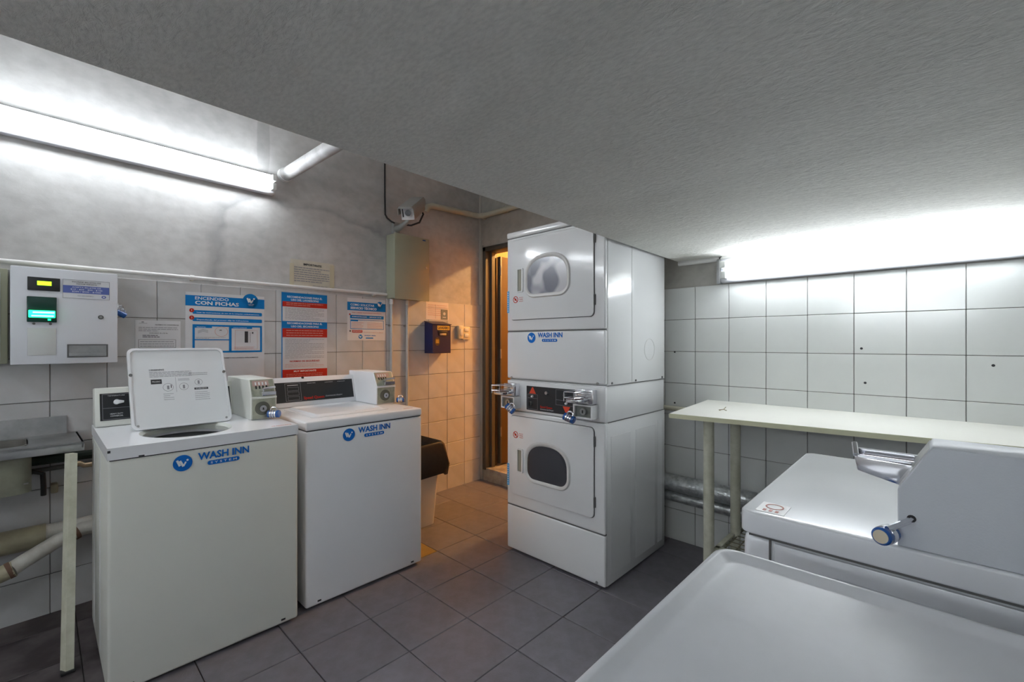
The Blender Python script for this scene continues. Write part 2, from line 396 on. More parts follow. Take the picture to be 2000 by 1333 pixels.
# back wall with the doorway (x -3.12..-2.15)
plaster_back = plaster('plaster_back', (0.47, 0.46, 0.43), (0.38, 0.37, 0.34), 14, 1.6, 0.12, 22)
b = MB(); b.box(-3.35, -3.125, YB, YB + 0.14, -0.1, 3.0); b.box(-3.125, -2.11, YB, YB + 0.14, 2.20, 3.0); b.box(-2.11, 0.9, YB, YB + 0.14, -0.1, 3.0)
wb = b.build('wall_back', plaster_back, smooth=0); tag(wb, kind='structure')
b = MB(); b.box(-2.05, 0.7, YB - 0.004, YB, -0.05, 1.648); b.build('grout_bed', grout, wb, smooth=0)
wt2 = MB().box(-0.1003, 0.1003, -0.009, 0.0, -0.1030, 0.1030, 0.002, 1).build('wall_tile', tile_white, wb, smooth=0)
first = True
for k in range(-4, 9):
    for r in range(8):
        o = wt2 if first else wt2.copy()
        if not first: col.objects.link(o)
        o.parent = wb; first = False
        o.location = (-1.125 + 0.2035 * (k + 0.5), YB, -0.008 + 0.2085 * (r + 0.5)); o.rotation_euler = (0, 0, random.uniform(-.002, .002))
for (x, z) in ((-1.258, 1.239), (-0.28, 1.271), (-0.265, 1.096), (-1.258, 0.903), (0.18, 1.20)):
    MB().disc((x, YB - 0.0095, z), (0, -1, 0), 0.006, 0.0015, 12).build('plug_hole', dark_gap, wb)
# right wall, wall behind the camera
tag(MB().box(0.58, 0.72, -1.9, 3.0, -0.1, 3.0).build('wall_right', plain, smooth=0), kind='structure')
tag(MB().box(-3.35, 0.9, -1.95, -1.80, -0.1, 3.0).build('wall_front', plain, smooth=0), kind='structure')
# low slab and the high ceiling beyond its edge
slab_m = plaster('stucco_slab', (0.80, 0.80, 0.76), (0.73, 0.73, 0.69), 60, 1.1, 1.0, 26, (1, 2.2, 1))
sl = MB().prism([(-1.165, -1.85, 1.83), (-1.165, -0.10, 1.83), (-1.185, 0.8, 1.83), (-1.195, 1.5, 1.83), (-1.232, YB + .02, 1.83), (0.62, YB + .02, 1.83), (0.62, -1.85, 1.83)], (0, 0, 1.15)).build('ceiling', slab_m, smooth=0)
tag(sl, kind='structure')
hc = MB().box(-3.4, -1.1, -1.9, 3.0, 2.96, 3.05).build('ceiling', plain, smooth=0); tag(hc, kind='structure')
# cement fillet where slab meets back wall
b = MB(); b.tube([(-1.23, YB - 0.012, 1.818), (0.6, YB - 0.012, 1.818)], 0.016, 8)
tag(b.build('trim_1', plain), kind='structure')
# corner strip, door frame, sill
tag(MB().box(-3.172, -3.150, YB - 0.016, YB + 0.01, 1.66, 2.96, 0.004).build('trim_2', mat('corner_strip', (0.52, 0.51, 0.47), 0.7)), kind='structure')
d = thing('door_1', None, None); d['kind'] = 'structure'
b = MB(); b.box(-3.172, -3.128, YB - 0.012, YB + 0.005, 0.0, 2.225, 0.003); b.box(-2.10, -2.06, YB - 0.012, YB + 0.005, 0.0, 2.225, 0.003)
b.build('door_casing', mat('casing', (0.42, 0.40, 0.35), 0.6), d)
b = MB()
b.box(-3.128, -3.085, YB - 0.010, YB + 0.14, 0.10, 2.205, 0.004); b.box(-2.145, -2.10, YB - 0.010, YB + 0.14, 0.10, 2.205, 0.004)
b.box(-3.128, -2.10, YB - 0.010, YB + 0.14, 2.160, 2.205, 0.004)
b.box(-3.085, -3.060, YB + 0.05, YB + 0.09, 0.10, 2.16)
b.build('door_frame', frame_steel, d)
MB().box(-3.125, -2.11, YB - 0.004, YB + 0.5, -0.05, 0.118, 0.006).build('door_sill', cementm, d)
lf = thing('door_leaf', 'open orange-brown wooden door leaf with dark edge seen past the white dryer stack', 'door')
MB().box(-3.085, -3.045, YB + 0.165, YB + 1.0, 0.135, 2.13, 0.002).build('leaf_panel', wood_door, lf)
MB().box(-3.088, -3.042, YB + 0.145, YB + 0.166, 0.135, 2.13, 0.002).build('leaf_edge', frame_steel, lf)
for z in (0.4, 1.15, 1.95): MB().tube([(-3.040, YB + 0.148, z), (-3.040, YB + 0.148, z + 0.09)], 0.008, 10).build('hinge', brushed, lf)
MB().box(-3.045, -3.038, YB + 0.30, YB + 0.34, 1.97, 1.985).build('latch', dark_gap, lf)
# hallway beyond
b = MB(); b.box(-3.45, -1.2, 3.04, 5.0, 0.0, 0.11); tag(b.build('floor', mat('hall_floor', (0.25, 0.17, 0.10), 0.6), smooth=0), kind='structure')
b = MB(); b.box(-3.50, -3.40, 3.04, 5.0, 0.1, 3.1); b.box(-1.2, -1.1, 3.04, 5.0, 0.1, 3.1); b.box(-3.5, -1.1, 5.0, 5.1, 0.1, 3.1)
tag(b.build('wall_hallway', hallpaint, smooth=0), kind='structure')
tag(MB().box(-3.5, -1.1, 3.04, 5.1, 3.1, 3.2).build('ceiling', hallpaint, smooth=0), kind='structure')
hl = thing('hallway_lamp', 'warm globe lamp on the hallway ceiling beyond the open door', 'lamp')
b = MB(); t = bmesh.new(); bmesh.ops.create_uvsphere(t, u_segments=16, v_segments=8, radius=0.06); bmesh.ops.translate(t, vec=(-2.15, 4.2, 2.78), verts=t.verts); b._merge(t)
b.build('globe', tube_mat('warm_globe', HALL_LAMP, (1.0, 0.55, 0.19)), hl)
MB().tube([(-2.15, 4.2, 2.84), (-2.15, 4.2, 3.1)], 0.012, 10).build('stem', brushed, hl)

# ------------------------------------------------------------------ fluorescent fixtures, the two behind the camera added as fill
t = thing('fluorescent_light', 'twin-tube fluorescent light high on the grey left wall above the posters', 'light', WL @ T(0, -0.20, 2.316))
MB().prism([(0.0, 0, -0.066), (0.040, 0, -0.066), (0.048, 0, -0.050), (0.048, 0, 0.050), (0.040, 0, 0.060), (0.0, 0, 0.060)], (0, 1.235, 0), 0.002, 1).build('housing', lampmetal, t)
tl = tube_mat('tube_light_left', TUBE_LEFT)
for z in (-0.027, 0.027):
    MB().tube([(0.073, 0.028, z), (0.073, 1.207, z)], 0.0165, 14).build('tube', tl, t)
    for y in (0.004, 1.207): MB().box(0.046, 0.094, y, y + 0.024, z - 0.020, z + 0.020, 0.004).build('lamp_holder', endcap, t)
t = thing('fluorescent_light', 'twin-tube fluorescent light on the white-tiled back wall above the table', 'light', T(-0.955, YB, 1.738) )
MB().prism([(0, 0.0, -0.072), (0, -0.040, -0.072), (0, -0.048, -0.055), (0, -0.048, 0.055), (0, -0.040, 0.070), (0, 0.0, 0.070)], (1.26, 0, 0), 0.002, 1).build('housing', lampmetal, t)
MB().box(-0.024, 0.0, -0.052, -0.006, -0.078, 0.072, 0.004).build('end_plate', brushed, t)
tr = tube_mat('tube_light_right', TUBE_RIGHT)
for z in (-0.032, 0.030):
    MB().tube([(0.05, -0.075, z), (1.225, -0.075, z)], 0.0170, 14).build('tube', tr, t)
    for x in (0.012, 1.225): MB().box(x, x + 0.030, -0.096, -0.046, z - 0.021, z + 0.021, 0.004).build('lamp_holder', endcap, t)
MB().tube([(-0.01, -0.03, 0.068), (-0.012, -0.03, 0.085), (-0.002, -0.02, 0.092)], 0.004, 8).build('cable', rubber, t)

tb = tube_mat('added_fill_tube', TUBE_FILL)  # unseen fixtures, added to fill the room with light
for (fx, fz, lab) in ((-2.75, 2.42, 'added unseen fill light, a twin-tube fixture high on the wall behind the viewpoint'), (-0.95, 1.735, 'added unseen fill light, a twin-tube fixture under the low slab behind the viewpoint')):
    t = thing('fluorescent_light', lab, 'light', T(fx, -1.80, fz))
    MB().prism([(0, 0.0, -0.066), (0, 0.040, -0.066), (0, 0.048, -0.050), (0, 0.048, 0.050), (0, 0.040, 0.060), (0, 0.0, 0.060)], (1.235, 0, 0), 0.002, 1).build('housing', lampmetal, t)
    for z in (-0.027, 0.027):
        MB().tube([(0.028, 0.073, z), (1.207, 0.073, z)], 0.0165, 14).build('tube', tb, t)
        for x in (0.004, 1.207): MB().box(x, x + 0.024, 0.046, 0.094, z - 0.020, z + 0.020, 0.004).build('lamp_holder', endcap, t)

# ------------------------------------------------------------------ pipes and conduits on the walls
t = thing('conduit_pipe', 'long thin white conduit along the left wall above the tiles', 'pipe', WL)
MB().tube([(0.022, -0.9, 1.672), (0.022, 0.6, 1.673), (0.022, 1.868, 1.678)], 0.0105, 12).build('pipe', conduit, t)
for y in (0.588, 1.745, -0.4):
    MB().tube([(0.022, y, 1.673), (0.022, y + 0.022, 1.673)], 0.0135, 12).build('coupling', conduit, t)
    MB().box(0.0, 0.022, y + 0.004, y + 0.018, 1.655, 1.668, 0.002).build('clip', ivory, t)
t = thing('ceiling_pipe', 'thick white pipe leaving the left wall beside the fluorescent light', 'pipe', T(0, 0, 0))
MB().tube([(-3.128, 1.112, 2.405), (-2.2, 1.135, 2.40), (-1.15, 1.16, 2.40)], 0.040, 20).build('pipe', mat('mottled_grey_pipe', (0.50, 0.50, 0.50), 0.6, color2=(0.34, 0.33, 0.33), vscale=10), t)  # grey pipe colour with random darker mottling
MB().tube([(-3.13, 1.112, 2.405), (-3.095, 1.112, 2.405)], 0.045, 20).build('collar', conduit, t)
t = thing('corner_pipe', 'cream pipe bending round the wall corner above the doorway', 'pipe')
P = lambda d, s, z: tuple((WL @ Vector((d, s, z))))
pts = [P(0.005, 2.262, 2.42), P(0.025, 2.262, 2.452), P(0.034, 2.30, 2.468), P(0.034, 2.50, 2.478), P(0.034, 2.80, 2.492)]
c0 = Vector(P(0.034, 2.80, 2.492)); c1 = Vector((-3.02, YB - 0.034, 2.492))
for k in range(1, 6):
    u = k / 6; pts.append(tuple(c0.lerp(Vector((-3.135, YB - 0.034, 2.492)), u).lerp(Vector((-3.135, YB - 0.034, 2.492)).lerp(c1, u), u)))
pts += [tuple(c1), (-2.3, YB - 0.034, 2.497), (-1.3, YB - 0.034, 2.50)]
MB().tube(pts, 0.025, 14).build('pipe', conduit_d, t)
MB().box(-3.10, -3.085, YB - 0.05, YB, 2.465, 2.52, 0.002).build('clip', conduit_d, t)
MB().box(-2.79, -2.775, YB - 0.05, YB, 2.470, 2.52, 0.002).build('clip', conduit_d, t)
for i, (y, lab) in enumerate(((1.912, 'left of the two grey conduits dropping below the electrical cabinet'), (2.058, 'right of the two grey conduits dropping below the electrical cabinet'))):
    t = thing('drop_conduit', lab, 'pipe', WL, 'conduits below the electrical cabinet')
    MB().tube([(0.022, y, 0.01), (0.022, y, 1.63)], 0.0105 if i == 0 else 0.0125, 12).build('pipe', mat('grey_conduit', (0.50, 0.51, 0.52), 0.45), t)
    MB().tube([(0.022, y, 1.605), (0.022, y, 1.645)], 0.016, 12).build('collar', conduit, t)
    MB().box(0.008, 0.024, y - 0.026, y + 0.012, 1.43, 1.442, 0.002).build('clip', brushed, t)
t = thing('cable', 'black cable hanging down the left wall to the security camera', 'cable', WL)
MB().tube([(0.012, 1.858, 2.95), (0.012, 1.858, 2.45), (0.012, 1.862, 2.305), (0.018, 1.875, 2.28), (0.03, 1.905, 2.255), (0.05, 1.920, 2.243)], 0.0065, 8).build('cord', rubber, t)
# galvanised pipes behind the table
t = thing('duct_pipe', 'large silver foil-wrapped pipe along the back wall behind the table', 'pipe')
MB().tube([(-1.55, 2.805, 0.405), (-0.9, 2.805, 0.396), (0.55, 2.805, 0.375)], 0.053, 20).build('pipe', galv, t)
for x in (-1.0, -0.3): MB().tube([(x, 2.805, 0.397 - .014 * (x + 1)), (x + 0.02, 2.805, 0.397 - .014 * (x + 1))], 0.056, 20).build('strap', brushed, t)
t = thing('duct_pipe', 'thinner dark silver pipe just above the floor under the large foil pipe', 'pipe')
MB().tube([(-1.55, 2.83, 0.313), (-0.9, 2.83, 0.300), (0.55, 2.83, 0.28)], 0.034, 16).build('pipe', galv, t)
t = thing('water_pipe', 'short cream pipe on the back wall between dryer stack and table', 'pipe')
MB().tube([(-1.55, 2.868, 0.872), (-1.10, 2.868, 0.866), (-0.2, 2.868, 0.86)], 0.016, 12).build('pipe', conduit_d, t)

# ------------------------------------------------------------------ token machine
t = thing('token_machine', 'white wall-mounted token vending machine with glowing green note slot', 'vending machine', WL)
MB().box(0.0, 0.142, -0.080, 0.250, 1.215, 1.630, 0.003).build('body', beige_metal, t)
MB().box(0.142, 0.160, -0.093, 0.262, 1.203, 1.640, 0.004).build('front_door', mat('machine_white', (0.70, 0.72, 0.77), 0.35, coat=0.2), t)
MB().box(0.160, 0.166, -0.042, 0.061, 1.536, 1.596, 0.002).build('display_bezel', black_panel, t)
MB().box(0.166, 0.167, -0.012, 0.033, 1.560, 1.579).build('display', lcd, t)
f = MB().box(0.160, 0.172, -0.044, 0.050, 1.393, 1.508, 0.003).build('note_reader', green_dark, t)
MB().box(0.172, 0.180, -0.039, 0.045, 1.413, 1.446, 0.003).build('note_slot', green_glow, f)
MB().box(0.180, 0.182, -0.026, 0.042, 1.433, 1.440).build('slot_light', green_pale, f)
MB().box(0.180, 0.182, -0.030, 0.040, 1.418, 1.424).build('slot_light', green_pale, f)
MB().box(0.172, 0.174, 0.021, 0.031, 1.401, 1.409).build('slot_light', green_glow, f)
for y in (-0.022, 0.030): MB().disc((0.160, y, 1.386), (1, 0, 0), 0.005, 0.004).build('screw', slot_grey, t)
MB().box(0.160, 0.163, -0.042, 0.048, 1.243, 1.367, 0.001).build('cover_plate', mat('plate_grey', (0.60, 0.62, 0.62), 0.35), t)
b = MB(); b.ringprism([(0.160, y, z) for y, z in ((0.084, 1.231), (0.226, 1.231), (0.226, 1.293), (0.084, 1.293))], [(0.160, y, z) for y, z in ((0.090, 1.236), (0.220, 1.236), (0.220, 1.288), (0.090, 1.288))], (0.005, 0, 0))
b.build('tray_rim', slot_grey, t, smooth=0)
MB().prism([(0.161, 0.090, 1.236), (0.164, 0.090, 1.236), (0.161, 0.090, 1.288)], (0, 0.130, 0)).build('coin_tray', brushed, t)
MB().box(0.1605, 0.1675, 0.090, 0.220, 1.236, 1.252, 0.002).build('tray_lip', brushed, t)
MB().disc((0.160, 0.200, 1.424), (1, 0, 0), 0.010, 0.006, 20).build('key_lock', slot_grey, t)
MB().disc((0.166, 0.200, 1.424), (1, 0, 0), 0.006, 0.002, 16).build('key_lock', brushed, t)
sh = Sheet((0.1604, 0.069, 1.509), (0, 1, 0), (0, 0, 1), t)
sh.rect('sticker', paper, 0, 0.163, 0, 0.088, 0); sh.frame('sticker_border', ink_soft, 0, 0.163, 0, 0.088, 0.0015, 1)
sh.rect('sticker_band', band_blue, 0.0015, 0.1615, 0.025, 0.060, 1)
sh.text('sticker_text', ink, 'INGRESE BILLETES DE', 0.0815, 0.0755, w=0.10, h=0.0055, align='C', lay=2)
sh.text('sticker_text', ink, 'MAYOR IMPORTE', 0.0815, 0.066, w=0.07, h=0.0055, align='C', lay=2)
sh.text('sticker_band_text', white_print, 'ACEPTA BILLETES DE', 0.0815, 0.050, w=0.10, h=0.006, align='C', lay=2)
sh.text('sticker_band_text', white_print, '$10 - $20 - $50 - $100', 0.0815, 0.040, w=0.11, h=0.006, align='C', lay=2)
sh.text('sticker_band_text', white_print, '$200 / $500 - $1000', 0.0815, 0.030, w=0.10, h=0.006, align='C', lay=2)
sh.text('sticker_text', ink_soft, 'NO DA CAMBIO', 0.078, 0.011, w=0.055, h=0.0045, align='C', lay=2)
sh.ring('sticker_emblem', band_blue, 0.142, 0.0125, 0.0085, 0.004, 1, ry=0.007)
sh.done()
def padlock(label, M, s=1.0, dial=True, group='blue padlocks'):
    """local z up along the shackle, x = long axis of the body, y = front"""
    t = thing('padlock', label, 'padlock', M, group)
    MB().tube([(-0.021 * s, 0, 0), (-0.019 * s, 0, 0), (0.019 * s, 0, 0), (0.021 * s, 0, 0)], [0.011 * s, 0.0135 * s, 0.0135 * s, 0.011 * s], 16).build('body', lockblue, t)
    if dial:
        for k in (-0.008, 0, 0.008): MB().tube([((k - 0.0028) * s, 0, 0), ((k + 0.0028) * s, 0, 0)], 0.0148 * s, 14).build('number_wheel', chrome, t)
    b = MB(); pts = []
    for k in range(9):
        a = math.pi * k / 8; pts.append((0.012 * s * math.cos(a), 0, (0.014 + 0.010 * math.sin(a)) * s))
    b.tube([(0.012 * s, 0, 0.006 * s)] + pts + [(-0.012 * s, 0, 0.006 * s)], 0.0028 * s, 8).build('shackle', chrome, t)
    return t
padlock('blue padlock hanging at the right side of the white token machine', WL @ T(0.10, 0.281, 1.447) @ RZ(R(90)) @ Matrix.Rotation(R(30), 4, 'Y'), 1.05, dial=False)
t = thing('hasp', 'small chrome hasp on the right edge of the token machine', 'hasp', WL)
MB().box(0.09, 0.112, 0.25, 0.272, 1.470, 1.500, 0.003).build('plate', chrome, t)
MB().tube([(0.100, 0.262, 1.488), (0.100, 0.284, 1.490), (0.100, 0.288, 1.478), (0.100, 0.280, 1.468)], 0.006, 10).build('staple', chrome, t)
# neighbour panel at the picture edge
t = thing('wall_cabinet', 'beige-framed grey panel cut by the left picture edge beside the token machine', 'cabinet', WL)
MB().box(0.0, 0.080, -0.42, -0.100, 1.205, 1.632, 0.005).build('frame', beige_metal, t)
MB().box(0.080, 0.083, -0.41, -0.122, 1.22, 1.612, 0.001).build('panel', mat('panel_grey', (0.42, 0.44, 0.46), 0.5), t)

# ------------------------------------------------------------------ posters and notices on the left wall
def poster(name, label, y0, y1, z0, z1, m=paper, d=0.0095, cat='poster', rot=0.0):
    M = WL @ T(d, y0, z0) @ Matrix.Rotation(R(rot), 4, 'X')
    t = tag(MB().box(0, 0.0012, 0, y1 - y0, 0, z1 - z0).build(name, m, M=M, smooth=0), label, cat)
    return t, Sheet((0.0012, 0, 0), (0, 1, 0), (0, 0, 1), t), y1 - y0, z1 - z0
# poster 1
t, sh, W, H = poster('instruction_poster', 'large white poster with blue header reading ENCENDIDO CON FICHAS', 0.570, 0.986, 0.95, 1.593)
bl0, bl1 = H - 0.079, H - 0.012
sh.rect('header_band', blue, 0, W, bl0 - 0.0, H - 0.019, 1)
sh.circle('header_badge', blue, W - 0.080, H - 0.032, 0.044, 1, 36)
w_mark(sh, white_print, W - 0.078, H - 0.030, 0.030)
sh.text('badge_text', white_print, 'WASH INN', W - 0.078, H - 0.055, w=0.034, h=0.0045, align='C', lay=3)
sh.text('badge_text', white_print, 'SYSTEM', W - 0.078, H - 0.062, w=0.026, h=0.0035, align='C', lay=3)
sh.text('header_text', white_print, 'ENCENDIDO', 0.046, H - 0.042, w=0.170, h=0.017, lay=3, bold=0.012)
sh.text('header_text', white_print, 'CON FICHAS', 0.046, H - 0.070, w=0.225, h=0.020, lay=3, bold=0.03)
for k, (zb, tx, wt_) in enumerate(((H - 0.116, 'Leer las instrucciones de uso de la m\u00e1quina cuidadosamente', 0.33), (H - 0.158, 'Dependiendo del proceso elija las indicaciones', 0.27))):
    sh.rect('step_bar', blue, 0.034, W - 0.014, zb - 0.010, zb + 0.012, 1, r=0.006)
    sh.circle('step_number', red, 0.030, zb + 0.010, 0.012, 2, 20); sh.text('step_number_text', white_print, '12'[k], 0.030, zb + 0.0055, h=0.010, align='C', lay=3)
    sh.text('step_text', white_print, tx, 0.055, zb - 0.003, w=wt_, h=0.006, lay=2, bold=0.012)
fx0, fx1, fz1, fz0 = 0.034, W - 0.014, H - 0.186, H - 0.352
sh.frame('picture_frame', blue, fx0, fx1, fz0, fz1, 0.011, 1)
sh.rect('picture_frame', blue, 0.218, 0.232, fz0, fz1, 1); sh.rect('picture_frame', blue, fx0, 0.22, fz1 - 0.092, fz1 - 0.086, 1)
sh.rect('picture_tab', blue, fx0 + .008, 0.13, fz1 - 0.020, fz1 - 0.010, 1); sh.rect('picture_tab', blue, 0.232, 0.345, fz1 - 0.020, fz1 - 0.010, 1)
sh.text('tab_text', white_print, 'FRONTAL', 0.055, fz1 - 0.0175, w=0.045, h=0.005, lay=2); sh.text('tab_text', white_print, 'CARGA SUPERIOR', 0.24, fz1 - 0.0175, w=0.075, h=0.005, lay=2)
sh.ring('line_drawing', pinkink, 0.178, fz1 - 0.040, 0.034, 0.0018, 2, ry=0.030); sh.rect('line_drawing', ink, 0.168, 0.180, fz1 - 0.034, fz1 - 0.030, 2)
for k in range(3): sh.poly('line_drawing', ink_soft, [(0.06, fz1 - 0.05 + k * .006), (0.085, fz1 - 0.038 + k * .006), (0.11, fz1 - 0.046 + k * .006), (0.11, fz1 - 0.048 + k * .006), (0.085, fz1 - 0.040 + k * .006), (0.06, fz1 - 0.052 + k * .006)], 2)
sh.lines('caption_print', ink_soft, 0.05, 0.20, fz1 - 0.072, fz1 - 0.084, 2, 0.0018, 5, 2)
sh.frame('line_drawing', pinkink, 0.250, 0.375, fz0 + 0.018, fz1 - 0.030, 0.0012, 2)
sh.rect('line_drawing', ink, 0.303, 0.322, fz0 + 0.060, fz1 - 0.036, 2)
for k in range(10): sh.rect('line_drawing', ink, 0.332, 0.336, fz0 + 0.062 + k * 0.0065, fz0 + 0.065 + k * 0.0065, 2)
sh.rect('line_drawing', ink, 0.344, 0.352, fz1 - 0.05, fz1 - 0.040, 2)
sh.lines('caption_print', pinkink, 0.245, 0.385, fz0 + 0.036, fz0 + 0.016, 3, 0.002, 6, 2)
sh.text('footer_text', ink, 'TIEMPO DE LAVADO APROXIMADO', 0.19, fz0 - 0.035, w=0.19, h=0.006, lay=2, bold=0.01)
sh.done()
# poster 2
t, sh, W, H = poster('rules_poster', 'tall narrow poster with blue and red bands of washing and drying rules', 1.090, 1.396, 0.93, 1.634)
def band(m, b0, b1): sh.rect('blue_band' if m is blue else 'red_band', m, 0.006, W, b0, b1, 1)
sh.rect('blue_border', blue, 0, 0.006, 0, H, 1)
band(blue, H - 0.060, H)
sh.text('band_text', white_print, 'RECOMENDACIONES PARA EL', W / 2, H - 0.034, w=0.235, h=0.0125, align='C', bold=0.02)
sh.text('band_text', white_print, 'USO DEL LAVARROPAS', W / 2, H - 0.053, w=0.185, h=0.0125, align='C', bold=0.02)
band(red, H - 0.094, H - 0.060); sh.lines('red_band_print', pinkink, 0.03, W - 0.03, H - 0.064, H - 0.088, 2, 0.004, 3, 2)
sh.lines('body_print', ink_soft, 0.022, W - 0.022, H - 0.100, H - 0.180, 9, 0.0022, 4, 1)
band(blue, H - 0.238, H - 0.190)
sh.text('band_text', white_print, 'RECOMENDACIONES PARA EL', W / 2, H - 0.209, w=0.235, h=0.0120, align='C', bold=0.02)
sh.text('band_text', white_print, 'USO DEL SECARROPAS', W / 2, H - 0.230, w=0.185, h=0.0120, align='C', bold=0.02)
band(red, H - 0.297, H - 0.238); sh.lines('red_band_print', pinkink, 0.03, W - 0.03, H - 0.244, H - 0.292, 3, 0.005, 8, 2)
sh.lines('body_print', ink_soft, 0.022, W - 0.022, H - 0.306, H - 0.440, 14, 0.0022, 9, 1)
sh.text('heading_text', red, 'NORMAS DE SEGURIDAD', W / 2, H - 0.463, w=0.200, h=0.011, align='C', bold=0.02, lay=1)
sh.lines('body_print', pinkink, 0.022, W - 0.022, H - 0.472, H - 0.500, 3, 0.0022, 19, 1)
band(red, H - 0.574, H - 0.512); sh.text('band_text', white_print, 'MUY IMPORTANTE', W / 2, H - 0.530, w=0.150, h=0.011, align='C', bold=0.02)
sh.lines('red_band_print', pinkink, 0.03, W - 0.03, H - 0.538, H - 0.570, 3, 0.003, 28, 2)
sh.circle('footer_disc', blue, 0.080, H - 0.620, 0.030, 1, 28); w_mark(sh, white_print, 0.080, H - 0.620, 0.026)
sh.text('footer_text', ink_soft, 'WASH INN SYSTEM', 0.125, H - 0.605, w=0.11, h=0.008)
sh.done()
# poster 3
t, sh, W, H = poster('service_poster', 'small white poster reading COMO SOLICITAR SERVICIO TECNICO beside the cabinet', 1.547, 1.864, 1.318, 1.632)
sh.rect('header_band', blue, 0, W, H - 0.092, H - 0.030, 1); sh.circle('header_badge', blue, W - 0.050, H - 0.043, 0.028, 1, 28)
w_mark(sh, white_print, W - 0.050, H - 0.040, 0.026)
sh.text('header_text', white_print, 'COMO SOLICITAR', 0.024, H - 0.057, w=0.195, h=0.016, bold=0.01, lay=3)
sh.text('header_text', white_print, 'SERVICIO T\u00c9CNICO', 0.024, H - 0.082, w=0.215, h=0.016, bold=0.03, lay=3)
sh.text('subtitle_text', red, 'Ante cualquier inconveniente comunicarse', 0.036, H - 0.110, w=0.245, h=0.006, bold=0.01, lay=1)
sh.circle('bullet', red, 0.020, H - 0.122, 0.006, 1, 14)
sh.rect('phone_bar', blue, 0.022, W - 0.016, H - 0.151, H - 0.126, 1)
sh.text('phone_text', white_print, 'ADMINISTRACION  -  SERVICIO 24 HS', 0.034, H - 0.142, w=0.245, h=0.008, bold=0.012)
sh.frame('text_frame', blue, 0.024, W - 0.016, H - 0.230, H - 0.160, 0.0035, 1); sh.rect('text_tab', blue, 0.026, 0.085, H - 0.172, H - 0.162, 1)
sh.lines('body_print', pinkink, 0.036, 0.13, H - 0.176, H - 0.224, 4, 0.003, 41, 1); sh.lines('body_print', pinkink, 0.16, W - 0.03, H - 0.176, H - 0.224, 4, 0.003, 42, 1)
sh.circle('bullet', ink, 0.022, H - 0.245, 0.006, 1, 14); sh.rect('red_tag', red, 0.038, 0.120, H - 0.256, H - 0.238, 1)
sh.text('red_tag_text', white_print, 'IMPORTANTE', 0.044, H - 0.251, w=0.07, h=0.008)
sh.text('body_text', pinkink, 'Recuerde indicar el edificio', 0.13, H - 0.256, w=0.165, h=0.006, lay=1)
sh.circle('footer_disc', blue, 0.105, H - 0.286, 0.016, 1, 24); w_mark(sh, white_print, 0.105, H - 0.286, 0.014)
sh.text('footer_text', blue_print, 'WASH INN', 0.135, H - 0.282, w=0.095, h=0.009, bold=0.01, lay=1); sh.rect('footer_pill', blue, 0.148, 0.210, H - 0.300, H - 0.292, 1)
sh.done()
# notice behind the open lid
t, sh, W, H = poster('notice', 'plain white typed notice with a boxed paragraph above the open washer lid', 0.350, 0.548, 1.17, 1.422)
sh.text('heading_text', ink, 'NORMAS DE CONVIVENCIA', 0.085, H - 0.026, w=0.105, h=0.006, bold=0.01, lay=1)
sh.rect('letterhead_print', ink_soft, 0.015, 0.05, H - 0.018, H - 0.016, 1); sh.rect('letterhead_print', ink_soft, 0.026, 0.036, H - 0.013, H - 0.007, 1)
sh.lines('body_print', ink_soft, 0.013, W - 0.012, H - 0.034, H - 0.062, 3, 0.0032, 51, 1)
sh.text('body_text', ink, 'HORARIO: 8 a 22 hs', W / 2, H - 0.072, w=0.08, h=0.006, align='C', bold=0.01, lay=1)
sh.lines('body_print', ink, 0.030, W - 0.015, H - 0.078, H - 0.094, 2, 0.0034, 52, 1)
sh.frame('text_box', ink, 0.013, W - 0.022, H - 0.15, H - 0.104, 0.0014, 1); sh.lines('body_print', ink_soft, 0.02, W - 0.03, H - 0.110, H - 0.146, 3, 0.0034, 53, 1)
sh.done()
# yellowed notice
t, sh, W, H = poster('notice', 'yellowed taped notice headed IMPORTANTE on bare plaster above the conduit', 1.150, 1.446, 1.684, 1.862, paper_o, 0.001)
sh.text('heading_text', ink, 'IMPORTANTE', W / 2, H - 0.034, w=0.125, h=0.014, align='C', bold=0.02, lay=1)
sh.lines('body_print', ink_soft, 0.024, W - 0.03, H - 0.044, H - 0.150, 7, 0.006, 61, 1)
sh.text('signature_text', ink_soft, 'MUCHAS GRACIAS', W * 0.68, 0.006, w=0.10, h=0.007, align='C', lay=1)
sh.rect('tape', tape, -0.006, 0.022, -0.004, H - 0.03, 2); sh.rect('tape', tape, W - 0.026, W + 0.006, 0.0, H - 0.01, 2)
sh.done()
# paper above the blue box
t, sh, W, H = poster('notice', 'cream form with ruled lines and a grey picture above the navy suggestion box', 2.255, 2.500, 1.500, 1.652, mat('form_paper', (0.80, 0.73, 0.72), 0.6), cat='poster')
sh.lines('body_print', pinkink, 0.02, W - 0.02, H - 0.018, 0.03, 6, 0.003, 71, 1)
sh.rect('ruled_line', ink_soft, 0.10, 0.1015, 0.01, H - 0.02, 1); sh.rect('ruled_line', ink_soft, 0.0, W, H - 0.052, H - 0.0505, 1)
sh.rect('grey_picture', mat('grey_print', (0.20, 0.22, 0.22), 0.6), W - 0.086, W - 0.010, 0.004, 0.092, 2)
sh.circle('picture_print', paper_g, W - 0.048, 0.055, 0.014, 3, 16); sh.rect('picture_print', paper_g, W - 0.066, W - 0.030, 0.02, 0.028, 3)
sh.done()

